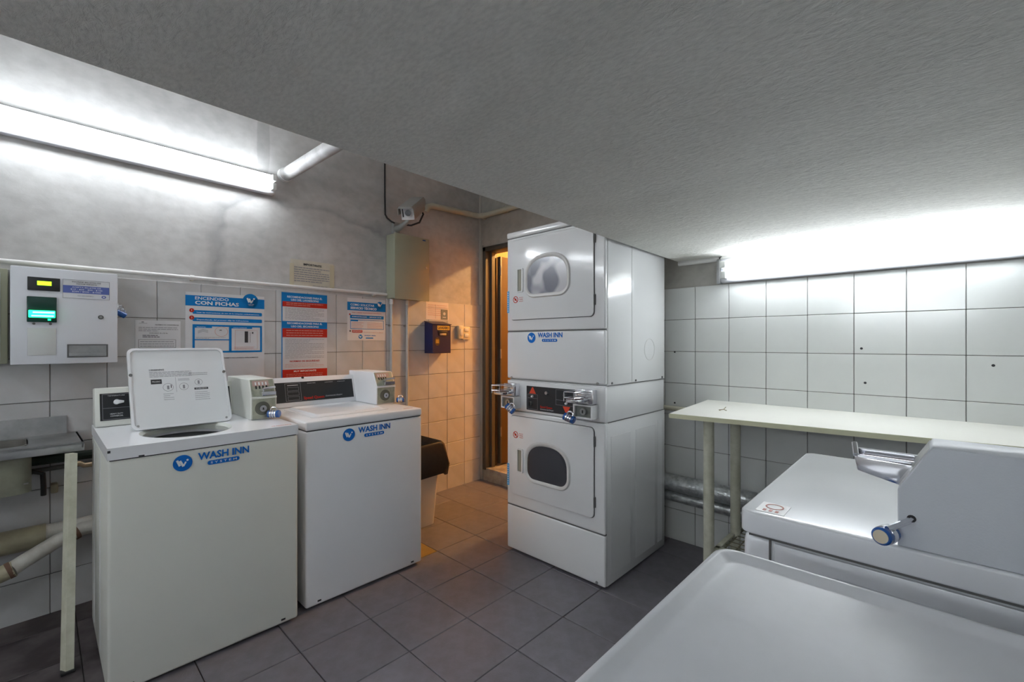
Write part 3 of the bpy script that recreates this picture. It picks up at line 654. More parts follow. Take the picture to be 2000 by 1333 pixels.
# ------------------------------------------------------------------ electrical cabinet, suggestion box, switch
t = thing('electrical_cabinet', 'beige metal electrical cabinet high on the left wall under the camera', 'cabinet', WL)
MB().box(0.0, 0.108, 1.878, 2.196, 1.648, 2.146, 0.003).build('body', beige_metal, t)
MB().box(0.110, 0.124, 1.874, 2.204, 1.640, 2.150, 0.004).build('door', beige_metal, t)
MB().disc((0.124, 2.172, 1.911), (1, 0, 0), 0.008, 0.005, 16).build('lock', brushed, t)
MB().box(0.124, 0.1255, 2.135, 2.165, 2.128, 2.136).build('label_plate', lockblue, t)
t = thing('suggestion_box', 'navy blue metal box with slanted top and yellow lettering on the tiles', 'box', WL)
MB().prism([(0.009, 2.240, 1.212), (0.120, 2.240, 1.212), (0.120, 2.240, 1.452), (0.009, 2.240, 1.478)], (0, 0.195, 0), 0.002, 1).build('body', navy, t)
MB().prism([(0.009, 2.236, 1.480), (0.126, 2.236, 1.452), (0.126, 2.236, 1.458), (0.009, 2.236, 1.486)], (0, 0.203, 0)).build('lid', navy, t)
MB().box(0.120, 0.124, 2.300, 2.395, 1.362, 1.400, 0.001).build('slot_plate', black_panel, t)
MB().box(0.124, 0.128, 2.312, 2.380, 1.360, 1.378, 0.002).build('label_holder', brushed, t)
sh = Sheet((0.1204, 2.240, 1.212), (0, 1, 0), (0, 0, 1), t)
sh.rect('sign_strip', yellow, 0.048, 0.180, 0.196, 0.232, 1); sh.text('sign_text', ink, 'LAVADERO', 0.114, 0.204, w=0.115, h=0.021, align='C', bold=0.03)
sh.circle('round_sticker', mat('brown_print', (0.10, 0.06, 0.02), 0.5), 0.049, 0.098, 0.026, 1, 24, ry=0.034)
for k in range(3): sh.rect('sticker_print', yellow, 0.033, 0.065, 0.086 + k * 0.011, 0.092 + k * 0.011, 2)
sh.done()
t = thing('light_switch', 'ivory surface-mounted double switch on the tiles beside the doorway', 'switch', WL)
MB().box(0.009, 0.045, 2.592, 2.650, 1.335, 1.455, 0.006).build('back_box', ivory, t)
MB().box(0.009, 0.030, 2.650, 2.745, 1.328, 1.448, 0.006).build('plate', ivory, t)
for z in (1.352, 1.405): MB().box(0.030, 0.036, 2.672, 2.722, z, z + 0.030, 0.003).build('rocker', paper, t)
MB().box(0.045, 0.049, 2.606, 2.640, 1.365, 1.425, 0.003).build('rocker', paper, t)

# ------------------------------------------------------------------ security camera
t = thing('security_camera', 'grey housed security camera on a bracket above the electrical cabinet', 'camera')
ax0 = Vector((-2.80, 1.84, 2.245)); ax1 = Vector((-3.0, 2.08, 2.415)); dv = (ax1 - ax0).normalized()
sd = dv.cross(Vector((0, 0, 1))).normalized(); upv = sd.cross(dv).normalized(); L = (ax1 - ax0).length
MC = Matrix((sd, dv, upv)).transposed().to_4x4(); MC.translation = ax0
MB().box(-0.050, 0.050, 0.018, L, -0.056, 0.036, 0.010, 3, MC).build('housing', camgrey, t)
b = MB(); b.prism([MC @ Vector(p) for p in ((-0.060, -0.03, 0.030), (-0.060, -0.03, -0.010), (-0.055, -0.03, -0.010), (-0.054, -0.03, 0.037), (0.054, -0.03, 0.037), (0.055, -0.03, -0.010), (0.060, -0.03, -0.010), (0.060, -0.03, 0.030), (0.048, -0.03, 0.050), (-0.048, -0.03, 0.050))], dv * (L + 0.02))
b.build('sun_shield', camgrey, t)
MB().box(-0.048, 0.048, 0.008, 0.020, -0.052, 0.034, 0.003, 1, MC).build('face', paper, t)
b = MB(); b.tube([MC @ Vector((0.008, 0.010, 0.0)), MC @ Vector((0.008, -0.004, 0.0))], 0.022, 20); b.build('lens', glassdark, t)
MB().box(-0.036, -0.028, 0.004, 0.010, -0.030, 0.028, 0.001, 1, MC).build('face_stripe', ink, t)
b = MB(); b.tube([P(0.02, 1.955, 2.205), P(0.09, 1.945, 2.205), P(0.16, 1.945, 2.225), tuple(ax0.lerp(ax1, 0.55) - upv * 0.055)], [0.026, 0.022, 0.018, 0.016], 12); b.build('bracket', camgrey, t)
MB().box(-0.0, 0.03, 1.925, 1.985, 2.17, 2.26, 0.004, 1, WL).build('wall_plate', camgrey, t)
b = MB(); e = ax1 - upv * 0.03
b.tube([tuple(e), tuple(e + Vector((0.03, 0.02, -0.06))), tuple(e + Vector((0.02, -0.01, -0.13))), tuple(e + Vector((-0.01, -0.07, -0.16))), P(0.09, 1.98, 2.235)], 0.0075, 8); b.build('cord', rubber, t)

# ------------------------------------------------------------------ sink unit and drain pipes
t = thing('sink', 'stainless steel sink counter with backsplash on a cream leg at the left edge', 'sink', WL @ T(3.112, 0, 0))
b = MB()
for q in ((-3.09, -3.035, -0.62, 0.128), (-2.825, -2.755, -0.62, 0.128), (-3.035, -2.825, -0.045, 0.128), (-3.035, -2.825, -0.62, -0.515)): b.box(q[0], q[1], q[2], q[3], 0.852, 0.862)
b.box(-2.768, -2.755, -0.62, 0.128, 0.822, 0.862, 0.003); b.box(-3.09, -2.755, 0.118, 0.128, 0.834, 0.862, 0.002)
b.build('counter', brushed, t)
MB().prism([(-3.098, -0.62, 0.855), (-3.082, -0.62, 0.855), (-3.090, -0.62, 0.945), (-3.098, -0.62, 0.945)], (0, 0.71, 0)).build('backsplash', brushed, t)
o4 = [(x, y, 0.862) for x, y in rrect2(-3.040, -2.820, -0.52, -0.040, 0.05)]; i4 = [(x, y, 0.862) for x, y in rrect2(-3.034, -2.826, -0.514, -0.046, 0.046)]
MB().ringprism(o4, i4, (0, 0, -0.16)).build('basin_wall', mat('basin_steel', (0.34, 0.33, 0.31), 0.4, 0.8), t)
MB().box(-3.04, -2.82, -0.52, -0.04, 0.698, 0.704).build('basin_floor', MATS['basin_steel'], t)
MB().ringprism([(x, y, 0.835) for x, y in rrect2(-3.050, -2.810, -0.530, -0.030, 0.056)], [(x, y, 0.835) for x, y in rrect2(-3.044, -2.816, -0.524, -0.036, 0.052)], (0, 0, -0.175)).build('basin_shell', mat('basin_under', (0.30, 0.30, 0.23), 0.5, color2=(0.20, 0.20, 0.16), vscale=8), t)
MB().prism([(x, y, 0.662) for x, y in rrect2(-3.046, -2.814, -0.526, -0.034, 0.056)], (0, 0, 0.03), 0.004, 1).build('basin_underside', MATS['basin_under'], t)
b = MB(); a_ = Vector((-2.722, 0.085, 0.822)); c_ = Vector((-2.495, 0.060, 0.0))
b.prism([a_ + Vector((dx, dy, 0)) for dx, dy in ((-.014, -.020), (.014, -.006), (.014, .018), (-.014, .004))], c_ - a_); b.build('leg', legpaint, t)
MB().box(-2.515, -2.478, 0.040, 0.082, 0.0, 0.012, 0.003).build('leg_foot', rubber, t)
t = thing('hose', 'black rubber hose and brass valve under the steel sink', 'hose')
MB().tube([(-3.02, -0.5, 0.60), (-3.0, -0.12, 0.655), (-2.98, -0.06, 0.70), (-2.97, -0.02, 0.715), (-2.97, 0.01, 0.70), (-2.97, 0.012, 0.64), (-2.975, 0.012, 0.60)], 0.010, 10).build('drain_hose', rubber, t)
MB().tube([(-3.06, -0.03, 0.70), (-3.05, 0.10, 0.705), (-3.05, 0.30, 0.705)], 0.011, 10).build('supply_pipe', slot_grey, t)
MB().tube([(-3.07, -0.04, 0.745), (-3.06, 0.30, 0.745)], 0.022, 10).build('dark_pipe', mat('dark_green_hose', (0.015, 0.03, 0.02), 0.5), t)
MB().tube([(-3.03, 0.115, 0.712), (-3.03, 0.135, 0.712), (-3.03, 0.150, 0.700), (-3.03, 0.18, 0.700)], 0.012, 10).build('valve', mat('brass', (0.55, 0.42, 0.28), 0.35, 0.8), t)
MB().box(-3.10, -3.04, 0.035, 0.060, 0.585, 0.625, 0.004).build('wall_bracket', pvc_beige, t)
t = thing('drain_pipe', 'thick horizontal beige drain pipe under the sink', 'pipe')
MB().tube([(-3.03, -1.0, 0.400), (-3.03, 0.02, 0.400)], 0.052, 20).build('pipe', pvc_beige, t)
MB().tube([(-3.03, 0.02, 0.402), (-3.03, 0.55, 0.408)], 0.044, 20).build('joint_pipe', pvc, t)
t = thing('drain_pipe', 'white plastic drain pipe rising diagonally behind the sink leg', 'pipe')
MB().tube([(-2.86, -0.50, 0.20), (-2.86, -0.075, 0.335)], 0.034, 18).build('pipe', pvc_beige, t)
MB().tube([(-2.86, -0.085, 0.332), (-2.88, -0.055, 0.345), (-2.93, 0.06, 0.392), (-2.95, 0.14, 0.415), (-2.955, 0.30, 0.425)], 0.031, 18).build('joint_pipe', pvc, t)
for p, q in (((-2.86, -0.095, 0.329), (-2.862, -0.080, 0.334)), ((-2.944, 0.108, 0.405), (-2.948, 0.122, 0.410))): MB().tube([p, q], 0.036, 18).build('collar', mat('rust_ring', (0.16, 0.09, 0.06), 0.7), t)

# ------------------------------------------------------------------ waste bin
t = thing('waste_bin', 'tall off-white bin lined with a black bag behind the second washer', 'bin')
b = MB()
def ringrect(cx, cy, a, bb, z, r=0.03): return [(x, y, z) for x, y in rrect2(cx - a, cx + a, cy - bb, cy + bb, r, 3)]
def loft(rings):
    t_ = bmesh.new(); vs = [[t_.verts.new(p) for p in rg] for rg in rings]; n = len(rings[0])
    for i in range(len(vs) - 1):
        for k in range(n): t_.faces.new((vs[i][k], vs[i][(k + 1) % n], vs[i + 1][(k + 1) % n], vs[i + 1][k]))
    return t_, vs
t_, vs = loft([ringrect(-2.735, 1.86, 0.115, 0.10, 0.002), ringrect(-2.735, 1.86, 0.155, 0.13, 0.56)])
t_.faces.new(vs[0][::-1]); b._merge(t_); b.build('bin_body', binmat, t)
rnd = random.Random(3)
def crumple(rg, a): return [(x + rnd.uniform(-a, a), y + rnd.uniform(-a, a), z + rnd.uniform(-a, a)) for x, y, z in rg]
t_, vs = loft([crumple(ringrect(-2.735, 1.86, 0.150, 0.125, 0.40), 0.004), crumple(ringrect(-2.735, 1.86, 0.185, 0.155, 0.365), 0.012), crumple(ringrect(-2.735, 1.86, 0.205, 0.175, 0.44), 0.008), crumple(ringrect(-2.735, 1.86, 0.178, 0.150, 0.575), 0.004),
    crumple(ringrect(-2.735, 1.86, 0.165, 0.138, 0.592), 0.004), crumple(ringrect(-2.735, 1.86, 0.150, 0.122, 0.57), 0.005), crumple(ringrect(-2.735, 1.86, 0.12, 0.10, 0.30), 0.01)])
t_.faces.new(vs[-1]); b = MB(); b._merge(t_); b.build('bin_bag', bagmat, t, smooth=60)

# ------------------------------------------------------------------ coin boxes (shared shape), local: x = out of the console, y = width, z up
def coin_box(parent, M, x0, x1, y0, y1, z0, z1, side, face, slide=0.07, sy=-1, sticker=True):
    zc = z0 + (z1 - z0) * 0.55
    b = MB(); b.prism([M @ Vector((x, y0, z)) for x, z in ((x0, z0), (x1, z0), (x1, zc), (x1 - 0.045, z1), (x0, z1))], (M.to_3x3() @ Vector((0, y1 - y0, 0))), 0.0025, 1)
    c = b.build('coin_box', side, parent)
    e = 0.006
    def bx(name, m, *q, bev=0.0, par=c): return MB().box(*q, bev, 1, M).build(name, m, par)
    # lower face plate, recess disc and lock
    bx('face_plate', face, x1, x1 + 0.0015, y0 + e, y1 - e, z0 + 0.004, zc - 0.002)
    yc, zz = (y0 + y1) / 2 - 0.008, z0 + (zc - z0) * 0.50
    n = M.to_3x3() @ Vector((1, 0, 0))
    b = MB(); b.tube([M @ Vector((x1 + 0.0015, yc, zz)), M @ Vector((x1 + 0.0045, yc, zz))], 0.034, 24); b.build('lock_disc', mat('dark_zinc', (0.16, 0.17, 0.14), 0.4, 0.6), c)
    b = MB(); b.tube([M @ Vector((x1 + 0.004, yc, zz)), M @ Vector((x1 + 0.016, yc, zz))], 0.016, 20); b.build('lock_cylinder', chrome, c)
    bx('keyhole', dark_gap, x1 + 0.0161, x1 + 0.0168, yc - 0.003, yc + 0.003, zz - 0.006, zz + 0.005)
    bx('ledge', side, x1 - 0.004, x1 + 0.006, y0 + 0.001, y1 - 0.001, zc - 0.006, zc + 0.003, bev=0.001)
    # slanted upper face
    S = Vector((-0.045, 0, z1 - zc)).normalized(); nn = Vector((S.z, 0, -S.x))
    p = lambda u, y, h: M @ (Vector((x1, 0, zc)) + S * u + nn * h + Vector((0, y, 0)))
    LS = math.hypot(0.045, z1 - zc)
    def plate(name, m, u0, u1, ya, yb, h0, h1):
        b = MB(); b.prism([p(u0, ya, h0), p(u1, ya, h0), p(u1, yb, h0), p(u0, yb, h0)], p(0, 0, h1) - p(0, 0, h0)); return b.build(name, m, c)
    plate('slide_plate', face, 0.006, LS - 0.004, y0 + e, y1 - e, 0.0, 0.0015)
    if sticker:
        plate('price_sticker', mat('coin_sticker', (0.55, 0.38, 0.34), 0.5), LS * 0.60, LS * 0.90, y0 + 0.014, y1 - 0.028, 0.0015, 0.0022)
        for k in range(4):
            yy = y0 + 0.026 + k * 0.016; plate('coin_slot', dark_gap, LS * 0.46, LS * 0.62, yy, yy + 0.007, 0.0016, 0.0028)
            plate('slot_mark', white_print, LS * 0.66, LS * 0.82, yy, yy + 0.006, 0.0022, 0.0028)
    # chrome slide sticking out: body, tongue and grip
    ya, yb = y0 + (y1 - y0) * 0.35, y1 - 0.012
    z_ = zc + (z1 - zc) * 0.30
    xs = x1 - 0.020
    bx('coin_slide', chrome, xs, x1 + slide, ya, yb, z_ - 0.016, z_ + 0.004, bev=0.003)
    bx('coin_slide', chrome, xs, x1 + slide - 0.004, ya + 0.004, ya + 0.010, z_ + 0.004, z_ + 0.020, bev=0.001)
    b = MB(); b.tube([M @ Vector((x1 + slide - 0.006, ya + 0.007, z_ + 0.018)), M @ Vector((x1 + slide - 0.004, yb - 0.004, z_ + 0.024))], 0.0055, 10); b.build('slide_grip', chrome, c)
    return c

# ------------------------------------------------------------------ top-loading washers against the left wall
def washer_body(t, x0, x1, y0, y1, front_m, side_m, top_m, hole=None, ztop=0.917, zs=0.872):
    MB().box(x0, x1, y0, y1, 0.015, zs - 0.003, 0.010, 3).build('cabinet', front_m, t)
    MB().box(x0 + 0.01, x1 - 0.006, y0 + 0.006, y1 - 0.006, zs - 0.004, zs + 0.002).build('seam', dark_gap, t)
    if hole is None:
        tp = MB().box(x0, x1 + 0.002, y0 - 0.001, y1 + 0.001, zs + 0.001, ztop, 0.009, 3).build('top_panel', top_m, t)
    else:
        hx, hy, ra, rb = hole; n = 64; xa, xb = x0, x1 + 0.002; ya, yb = y0 - 0.001, y1 + 0.001
        inner = []; outer = []
        angs = sorted([2 * math.pi * k / n for k in range(n)])
        for a in angs:
            c, s = math.cos(a), math.sin(a); inner.append((hx + ra * c, hy + rb * s))
            ks = [(xb - hx) / c if c > 1e-9 else 1e9, (xa - hx) / c if c < -1e-9 else 1e9, (yb - hy) / s if s > 1e-9 else 1e9, (ya - hy) / s if s < -1e-9 else 1e9]
            k = min(q for q in ks if q > 0); outer.append((hx + k * c, hy + k * s))
        for cx, cy in ((xa, ya), (xa, yb), (xb, ya), (xb, yb)):     # snap nearest outline point to each corner
            i = min(range(n), key=lambda q: (outer[q][0] - cx) ** 2 + (outer[q][1] - cy) ** 2); outer[i] = (cx, cy)
        b = MB(); b.ringprism([(x, y, zs + 0.001) for x, y in outer], [(x, y, zs + 0.001) for x, y in inner], (0, 0, ztop - zs - 0.001))
        tp = b.build('top_panel', top_m, t, smooth=30)
        mid = [(hx + (x - hx) * 0.93, hy + (y - hy) * 0.93, ztop - 0.012) for x, y in inner]
        b = MB(); tt, vs = loft([[(x, y, ztop + 0.001) for x, y in inner], mid, [(x, y, ztop - 0.03) for x, y, z in mid]]); b._merge(tt)
        b.build('tub_rim', mat('rim_enamel', (0.62, 0.64, 0.60), 0.35), t)
        MB().tube([(hx, hy, 0.35), (hx, hy, ztop - 0.028)], [0.20, 0.20], 32, caps=False).build('tub', mat('tub_dark', (0.10, 0.11, 0.10), 0.5), t)
        MB().disc((hx, hy, 0.36), (0, 0, 1), 0.20, 0.01, 32).build('tub_floor', MATS['tub_dark'], t)
    for yy in (y0 + 0.035, y1 - 0.035): MB().tube([(x1 - 0.06, yy, 0.0), (x1 - 0.06, yy, 0.02)], 0.018, 12).build('foot', rubber, t)
    for yy in (y0 + 0.035, y1 - 0.035): MB().tube([(x0 + 0.06, yy, 0.0), (x0 + 0.06, yy, 0.02)], 0.018, 12).build('foot', rubber, t)
    b = MB()
    for yy in (y0 + 0.065, y1 - 0.065): b.box(x1 - 0.001, x1 + 0.0012, yy - 0.009, yy + 0.009, 0.030, 0.038)
    b.build('kick_screw', dark_gap, t)
    return tp
def console(t, xb, xf, xt, y0, y1, z0, z1, m):
    """xf = front foot x, xt = top front x, xb = back x"""
    MB().prism([(xb, y0, z0), (xf, y0, z0), (xf, y0, z0 + 0.012), (xt, y0, z1), (xb, y0, z1 - 0.006)], (0, y1 - y0, 0), 0.006, 2).build('console', m, t)
    p0 = Vector((xf, y0, z0 + 0.012)); up = (Vector((xt, y0, z1)) - p0)
    return p0, up
# washer 1 (lid open)
t = thing('washing_machine', 'cream-fronted top-loading washing machine with its lid raised beside the sink', 'washing machine')
washer_body(t, -2.86, -2.170, 0.168, 0.832, enamel_w, enamel, enamel, hole=(-2.405, 0.450, 0.192, 0.165))
b = MB()
for k in (0.12, 0.40): b.box(-2.86 + k, -2.852 + k, 0.1665, 0.170, 0.05, 0.85)
b.build('side_crease', enamel, t)
p0, up = console(t, -2.86, -2.735, -2.785, 0.170, 0.720, 0.918, 1.092, enamel_w)
sh = Sheet(p0 + Vector((0.0005, 0, 0)), (0, 1, 0), up, t)
sh.rect('control_panel', black_panel, 0.018, 0.535, 0.016, 0.142, 1); sh.frame('panel_line', ink_soft, 0.026, 0.125, 0.020, 0.138, 0.0015, 2); sh.frame('panel_line', ink_soft, 0.132, 0.21, 0.020, 0.138, 0.0015, 2)
sh.rect('panel_line', ink_soft, 0.026, 0.125, 0.072, 0.0735, 2)
sh.text('panel_text', white_print, 'HEAVY DUTY', 0.075, 0.042, w=0.045, h=0.006, align='C', lay=2); sh.text('panel_text', white_print, 'COMMERCIAL', 0.075, 0.032, w=0.045, h=0.006, align='C', lay=2)
sh.text('panel_text', white_print, 'TEMPERATURE', 0.075, 0.128, w=0.06, h=0.004, align='C', lay=2)
for k in range(4): sh.rect('cycle_print', ink_soft, 0.142, 0.20, 0.032 + k * 0.025, 0.048 + k * 0.025, 2); sh.rect('cycle_print', black_panel, 0.144, 0.198, 0.034 + k * 0.025, 0.046 + k * 0.025, 3)
sh.done()
kn = p0 + up.normalized() * 0.098 + Vector((0, 0.075, 0)); nrm = Vector((0, 1, 0)).cross(up.normalized())
MB().tube([kn + nrm * 0.002, kn + nrm * 0.016], 0.011, 16).build('dial', white_print, t)
b = MB(); b.prism([kn + nrm * 0.004 + Vector((0, y, z)) for y, z in ((0.0, 0.010), (0.026, 0.004), (0.026, -0.004), (0.0, -0.010))], nrm * 0.010); b.build('dial_pointer', white_print, t)
coin_box(t, Matrix.Identity(4), -2.85, -2.45, 0.716, 0.834, 0.918, 1.116, enamel_w, zinc, slide=0.030)
sh = Sheet((-2.1682, 0.168, 0.0), (0, 1, 0), (0, 0, 1), t); laundry_logo(sh, 0.190, 0.823, 0.268); sh.done()
sh = Sheet((-2.20, 0.74, 0.9175), (0, 1, 0), (-1, 0, 0), t); sh.text('warning_text', pinkink, 'NO SOBRECARGAR', -0.01, 0.0, w=0.085, h=0.009, lay=0); sh.done()
b = MB(); b.box(-2.1695, -2.1672, 0.1675, 0.176, 0.900, 0.909); b.box(-2.1695, -2.1672, 0.255, 0.272, 0.8735, 0.878); b.build('chip', dark_gap, t)
# raised lid
Lb = [Vector((-2.503, 0.272, 0.921)), Vector((-2.503, 0.650, 0.921))]; Lt = Vector((-2.683, 0, 1.274)) - Vector((-2.503, 0, 0.921))
lu = Lt.normalized(); ln = Vector((0, 1, 0)).cross(lu); LL = Lt.length
ML_ = Matrix((Vector((0, 1, 0)), lu, ln)).transposed().to_4x4(); ML_.translation = Lb[0]
oo = [ML_ @ Vector((x, y, -0.018)) for x, y in rrect2(0.0, 0.378, 0, LL, 0.026, 5)]
lid = MB().prism(oo, ln * 0.010).build('lid', enamel, t)
o_ = [ML_ @ Vector((x, y, -0.010)) for x, y in rrect2(0.0, 0.378, 0, LL, 0.026, 5)]; i_ = [ML_ @ Vector((x, y, -0.010)) for x, y in rrect2(0.010, 0.368, 0.010, LL - 0.010, 0.022, 5)]
MB().ringprism(o_, i_, ln * 0.010).build('lid_rim', enamel, lid)
MB().prism([ML_ @ Vector((x, y, -0.0095)) for x, y in rrect2(0.009, 0.369, 0.009, LL - 0.009, 0.022, 5)], ln * 0.003).build('lid_inner', lid_in, lid)
for x in (0.008, 0.370): MB().tube([ML_ @ Vector((x, LL * 0.66, -0.003)), ML_ @ Vector((x, LL * 0.66, 0.004))], 0.0065, 12).build('lid_buffer', slot_grey, lid)
for x in (0.022, 0.356): MB().tube([ML_ @ Vector((x, 0.02, -0.007)), ML_ @ Vector((x, 0.02, -0.004))], 0.005, 10).build('hinge_screw', brushed, lid)
sh = Sheet(ML_ @ Vector((0, 0, -0.0064)), (0, 1, 0), lu, lid)
sh.text('warning_text', ink, '! WARNING', 0.075, 0.283, w=0.055, h=0.007, lay=1, bold=0.01)
sh.lines('warning_print', ink_soft, 0.075, 0.235, 0.278, 0.248, 4, 0.0022, 81, 0)
sh.lines('warning_print', ink_soft, 0.225, 0.300, 0.268, 0.250, 2, 0.002, 82, 0)
sh.rect('warning_block', ink, 0.078, 0.118, 0.215, 0.238, 0); sh.text('warning_block_text', white_print, 'PELIGRO', 0.098, 0.223, w=0.030, h=0.007, align='C', lay=1)
sh.rect('warning_block', ink, 0.240, 0.296, 0.176, 0.186, 0); sh.text('warning_block_text', white_print, 'CUIDADO', 0.268, 0.1785, w=0.045, h=0.005, align='C', lay=1)
for (x, y, r_) in ((0.140, 0.196, 0.020), (0.200, 0.196, 0.018), (0.260, 0.215, 0.016)):
    sh.ring('warning_drawing', ink_soft, x, y, r_, 0.0013, 0); sh.rect('warning_drawing', ink_soft, x - 0.004, x + 0.004, y - 0.01, y + 0.008, 0)
sh.rect('warning_drawing', ink, 0.150, 0.153, 0.192, 0.208, 0); sh.rect('warning_drawing', ink_soft, 0.170, 0.171, 0.17, 0.245, 0)
sh.lines('warning_print', ink_soft, 0.12, 0.16, 0.168, 0.130, 4, 0.0018, 83, 0); sh.lines('warning_print', ink_soft, 0.24, 0.30, 0.168, 0.120, 5, 0.0018, 84, 0); sh.lines('warning_print', ink_soft, 0.18, 0.225, 0.238, 0.226, 2, 0.0018, 85, 0)
sh.done()
padlock('blue combination padlock on the coin box of the washer with the raised lid', T(-2.424, 0.812, 0.942) @ RZ(R(46)), 1.4)

# washer 2 (lid shut)
t = thing('washing_machine', 'white top-loading washing machine with closed lid and black control panel', 'washing machine')
washer_body(t, -2.88, -2.200, 0.880, 1.547, enamel, enamel, enamel)
ld = MB().prism([(x, y, 0.9165) for x, y in rrect2(-2.72, -2.290, 0.955, 1.395, 0.03, 5)], (0, 0, 0.004), 0.0015, 1).build('lid', enamel, t)
o_ = [(x, y, 0.9205) for x, y in rrect2(-2.70, -2.310, 0.975, 1.375, 0.028, 5)]; i_ = [(x, y, 0.9205) for x, y in rrect2(-2.672, -2.338, 1.003, 1.347, 0.022, 5)]
b = MB(); tt, vs = loft([[(x, y, 0.9208) for x, y, z in o_], [(x, y, 0.9300) for x, y in rrect2(-2.688, -2.322, 0.987, 1.363, 0.026, 5)], [(x, y, 0.9185 + 0.0028) for x, y, z in i_]]); tt.faces.new(vs[-1]); bmesh.ops.recalc_face_normals(tt, faces=tt.faces[:]); b._merge(tt)
b.build('lid_dish', enamel, ld, smooth=60)
p0, up = console(t, -2.88, -2.762, -2.805, 0.884, 1.436, 0.918, 1.092, enamel)
sh = Sheet(p0 + Vector((0.0005, 0, 0)), (0, 1, 0), up, t)
sh.rect('control_panel', black_panel, 0.050, 0.530, 0.018, 0.138, 1)
sh.frame('panel_line', ink_soft, 0.110, 0.200, 0.024, 0.132, 0.0018, 2)
for k in range(3): sh.frame('panel_line', ink_soft, 0.122, 0.188, 0.030 + k * 0.028, 0.052 + k * 0.028, 0.0014, 2); sh.circle('cycle_button', black_panel, 0.155, 0.041 + k * 0.028, 0.007, 3, 14)
sh.rect('panel_line', white_print, 0.124, 0.186, 0.118, 0.121, 2)
sh.text('brand_text', red, 'Speed Queen', 0.212, 0.030, w=0.125, h=0.016, bold=0.03, lay=2)
sh.rect('brand_line', ink_soft, 0.342, 0.440, 0.0355, 0.0375, 2); sh.text('panel_text', paper_g, 'Commercial Washer', 0.345, 0.0385, w=0.11, h=0.006, lay=3)
for a, s_ in ((0.24, 'WASH INN'), (0.35, 'LAVADO'), (0.43, 'CICLO')): sh.text('panel_text', paper_g, s_, a, 0.124, w=0.05, h=0.005, lay=2)
sh.done()
MB().disc((-2.804, 1.10, 1.088), (1, 0, 0), 0.006, 0.012, 12).build('console_screw', dark_gap, t)
coin_box(t, Matrix.Identity(4), -2.86, -2.505, 1.428, 1.560, 0.918, 1.116, enamel, zinc, slide=0.020, sticker=True)
sh = Sheet((-2.1982, 0.880, 0.0), (0, 1, 0), (0, 0, 1), t); laundry_logo(sh, 0.184, 0.826, 0.272); sh.done()
sh = Sheet((-2.235, 1.45, 0.9175), (0, 1, 0), (-1, 0, 0), t); sh.text('warning_text', pinkink, 'NO SOBRECARGAR', 0.0, 0.0, w=0.06, h=0.008, lay=0); sh.done()
padlock('blue combination padlock on the coin box of the washer with the closed lid', T(-2.470, 1.575, 0.938) @ RZ(R(50)), 1.15)

# ------------------------------------------------------------------ stacked dryers
t = thing('stacked_dryer', 'tall white stacked pair of tumble dryers standing in front of the doorway', 'dryer')
X0, X1, YF, YK = -1.968, -1.256, 2.030, 2.740
MB().box(X0 + 0.002, X1 - 0.002, YF + 0.022, YK, 0.012, 0.877, 0.006).build('lower_cabinet', enamel_d, t)
MB().box(X0 + 0.006, X1 - 0.006, YF + 0.018, YK - 0.004, 0.877, 1.072, 0.005).build('middle_cabinet', enamel_d, t)
MB().box(X0 + 0.002, X1 - 0.002, YF + 0.022, YK, 1.072, 1.985, 0.006).build('upper_cabinet', enamel_d, t)
MB().box(X0, X1, YF - 0.006, YK, 1.952, 1.990, 0.010, 3).build('top_cap', enamel_d, t)
MB().box(X0, X1, YF, YF + 0.024, 0.016, 0.286, 0.009, 3).build('kick_panel', enamel_d, t)
MB().box(X0, X1, YF, YF + 0.024, 0.291, 0.876, 0.009, 3).build('lower_front', enamel_d, t)
MB().box(X0, X1, YF + 0.004, YF + 0.022, 0.880, 1.066, 0.003).build('control_front', enamel_d, t)
MB().box(X0, X1, YF, YF + 0.024, 1.078, 1.368, 0.009, 3).build('access_panel', enamel_d, t)
MB().box(X0, X1, YF, YF + 0.024, 1.373, 1.950, 0.009, 3).build('upper_front', enamel_d, t)
for z in (0.2885, 1.3705, 1.951): MB().box(X0 + 0.004, X1 - 0.004, YF + 0.004, YF + 0.026, z - 0.003, z + 0.003).build('front_seam', slot_grey, t)
b = MB()
for (y0, y1, z0, z1) in ((2.36, 2.60, 0.06, 0.80), (2.64, 2.70, 0.06, 0.82)): b.box(X1 - 0.003, X1 - 0.0005, y0, y1, z0, z1, 0.001, 1)
b.box(X1 - 0.003, X1 - 0.0005, YF + 0.06, 2.30, 0.06, 0.80, 0.001, 1)
b.build('side_pressing', enamel_d, t)
b = MB()
for y in (YF + 0.028, 2.315): b.box(X1 - 0.003, X1 - 0.0008, y, y + 0.002, 1.08, 1.95)
b.build('side_seam', mat('side_line', (0.45, 0.46, 0.44), 0.5), t)
b = MB(); b.box(X1 - 0.004, X1 + 0.0005, YF + 0.03, YK - 0.005, 1.0705, 1.0735); b.box(X1 - 0.004, X1 + 0.0005, YF + 0.03, YK - 0.005, 0.8755, 0.8785); b.build('side_joint', slot_grey, t)
MB().ringprism([(X1 - 0.0016, 2.53 + 0.065 * math.cos(2 * math.pi * k / 24), 1.26 + 0.065 * math.sin(2 * math.pi * k / 24)) for k in range(24)], [(X1 - 0.0016, 2.53 + 0.063 * math.cos(2 * math.pi * k / 24), 1.26 + 0.063 * math.sin(2 * math.pi * k / 24)) for k in range(24)], (0.0008, 0, 0)).build('knockout', MATS['side_line'], t)
for (x, z) in ((X0 + 0.040, 1.084), (X1 - 0.045, 1.084), (X1 - 0.05, 0.03)):
    MB().disc((x, YF, z), (0, -1, 0), 0.008, 0.004, 12).build('screw', brushed, t)
for y in (2.10, 2.36, 2.70): MB().disc((X1 - 0.002, y, 1.084), (1, 0, 0), 0.006, 0.004, 12).build('screw', slot_grey, t)
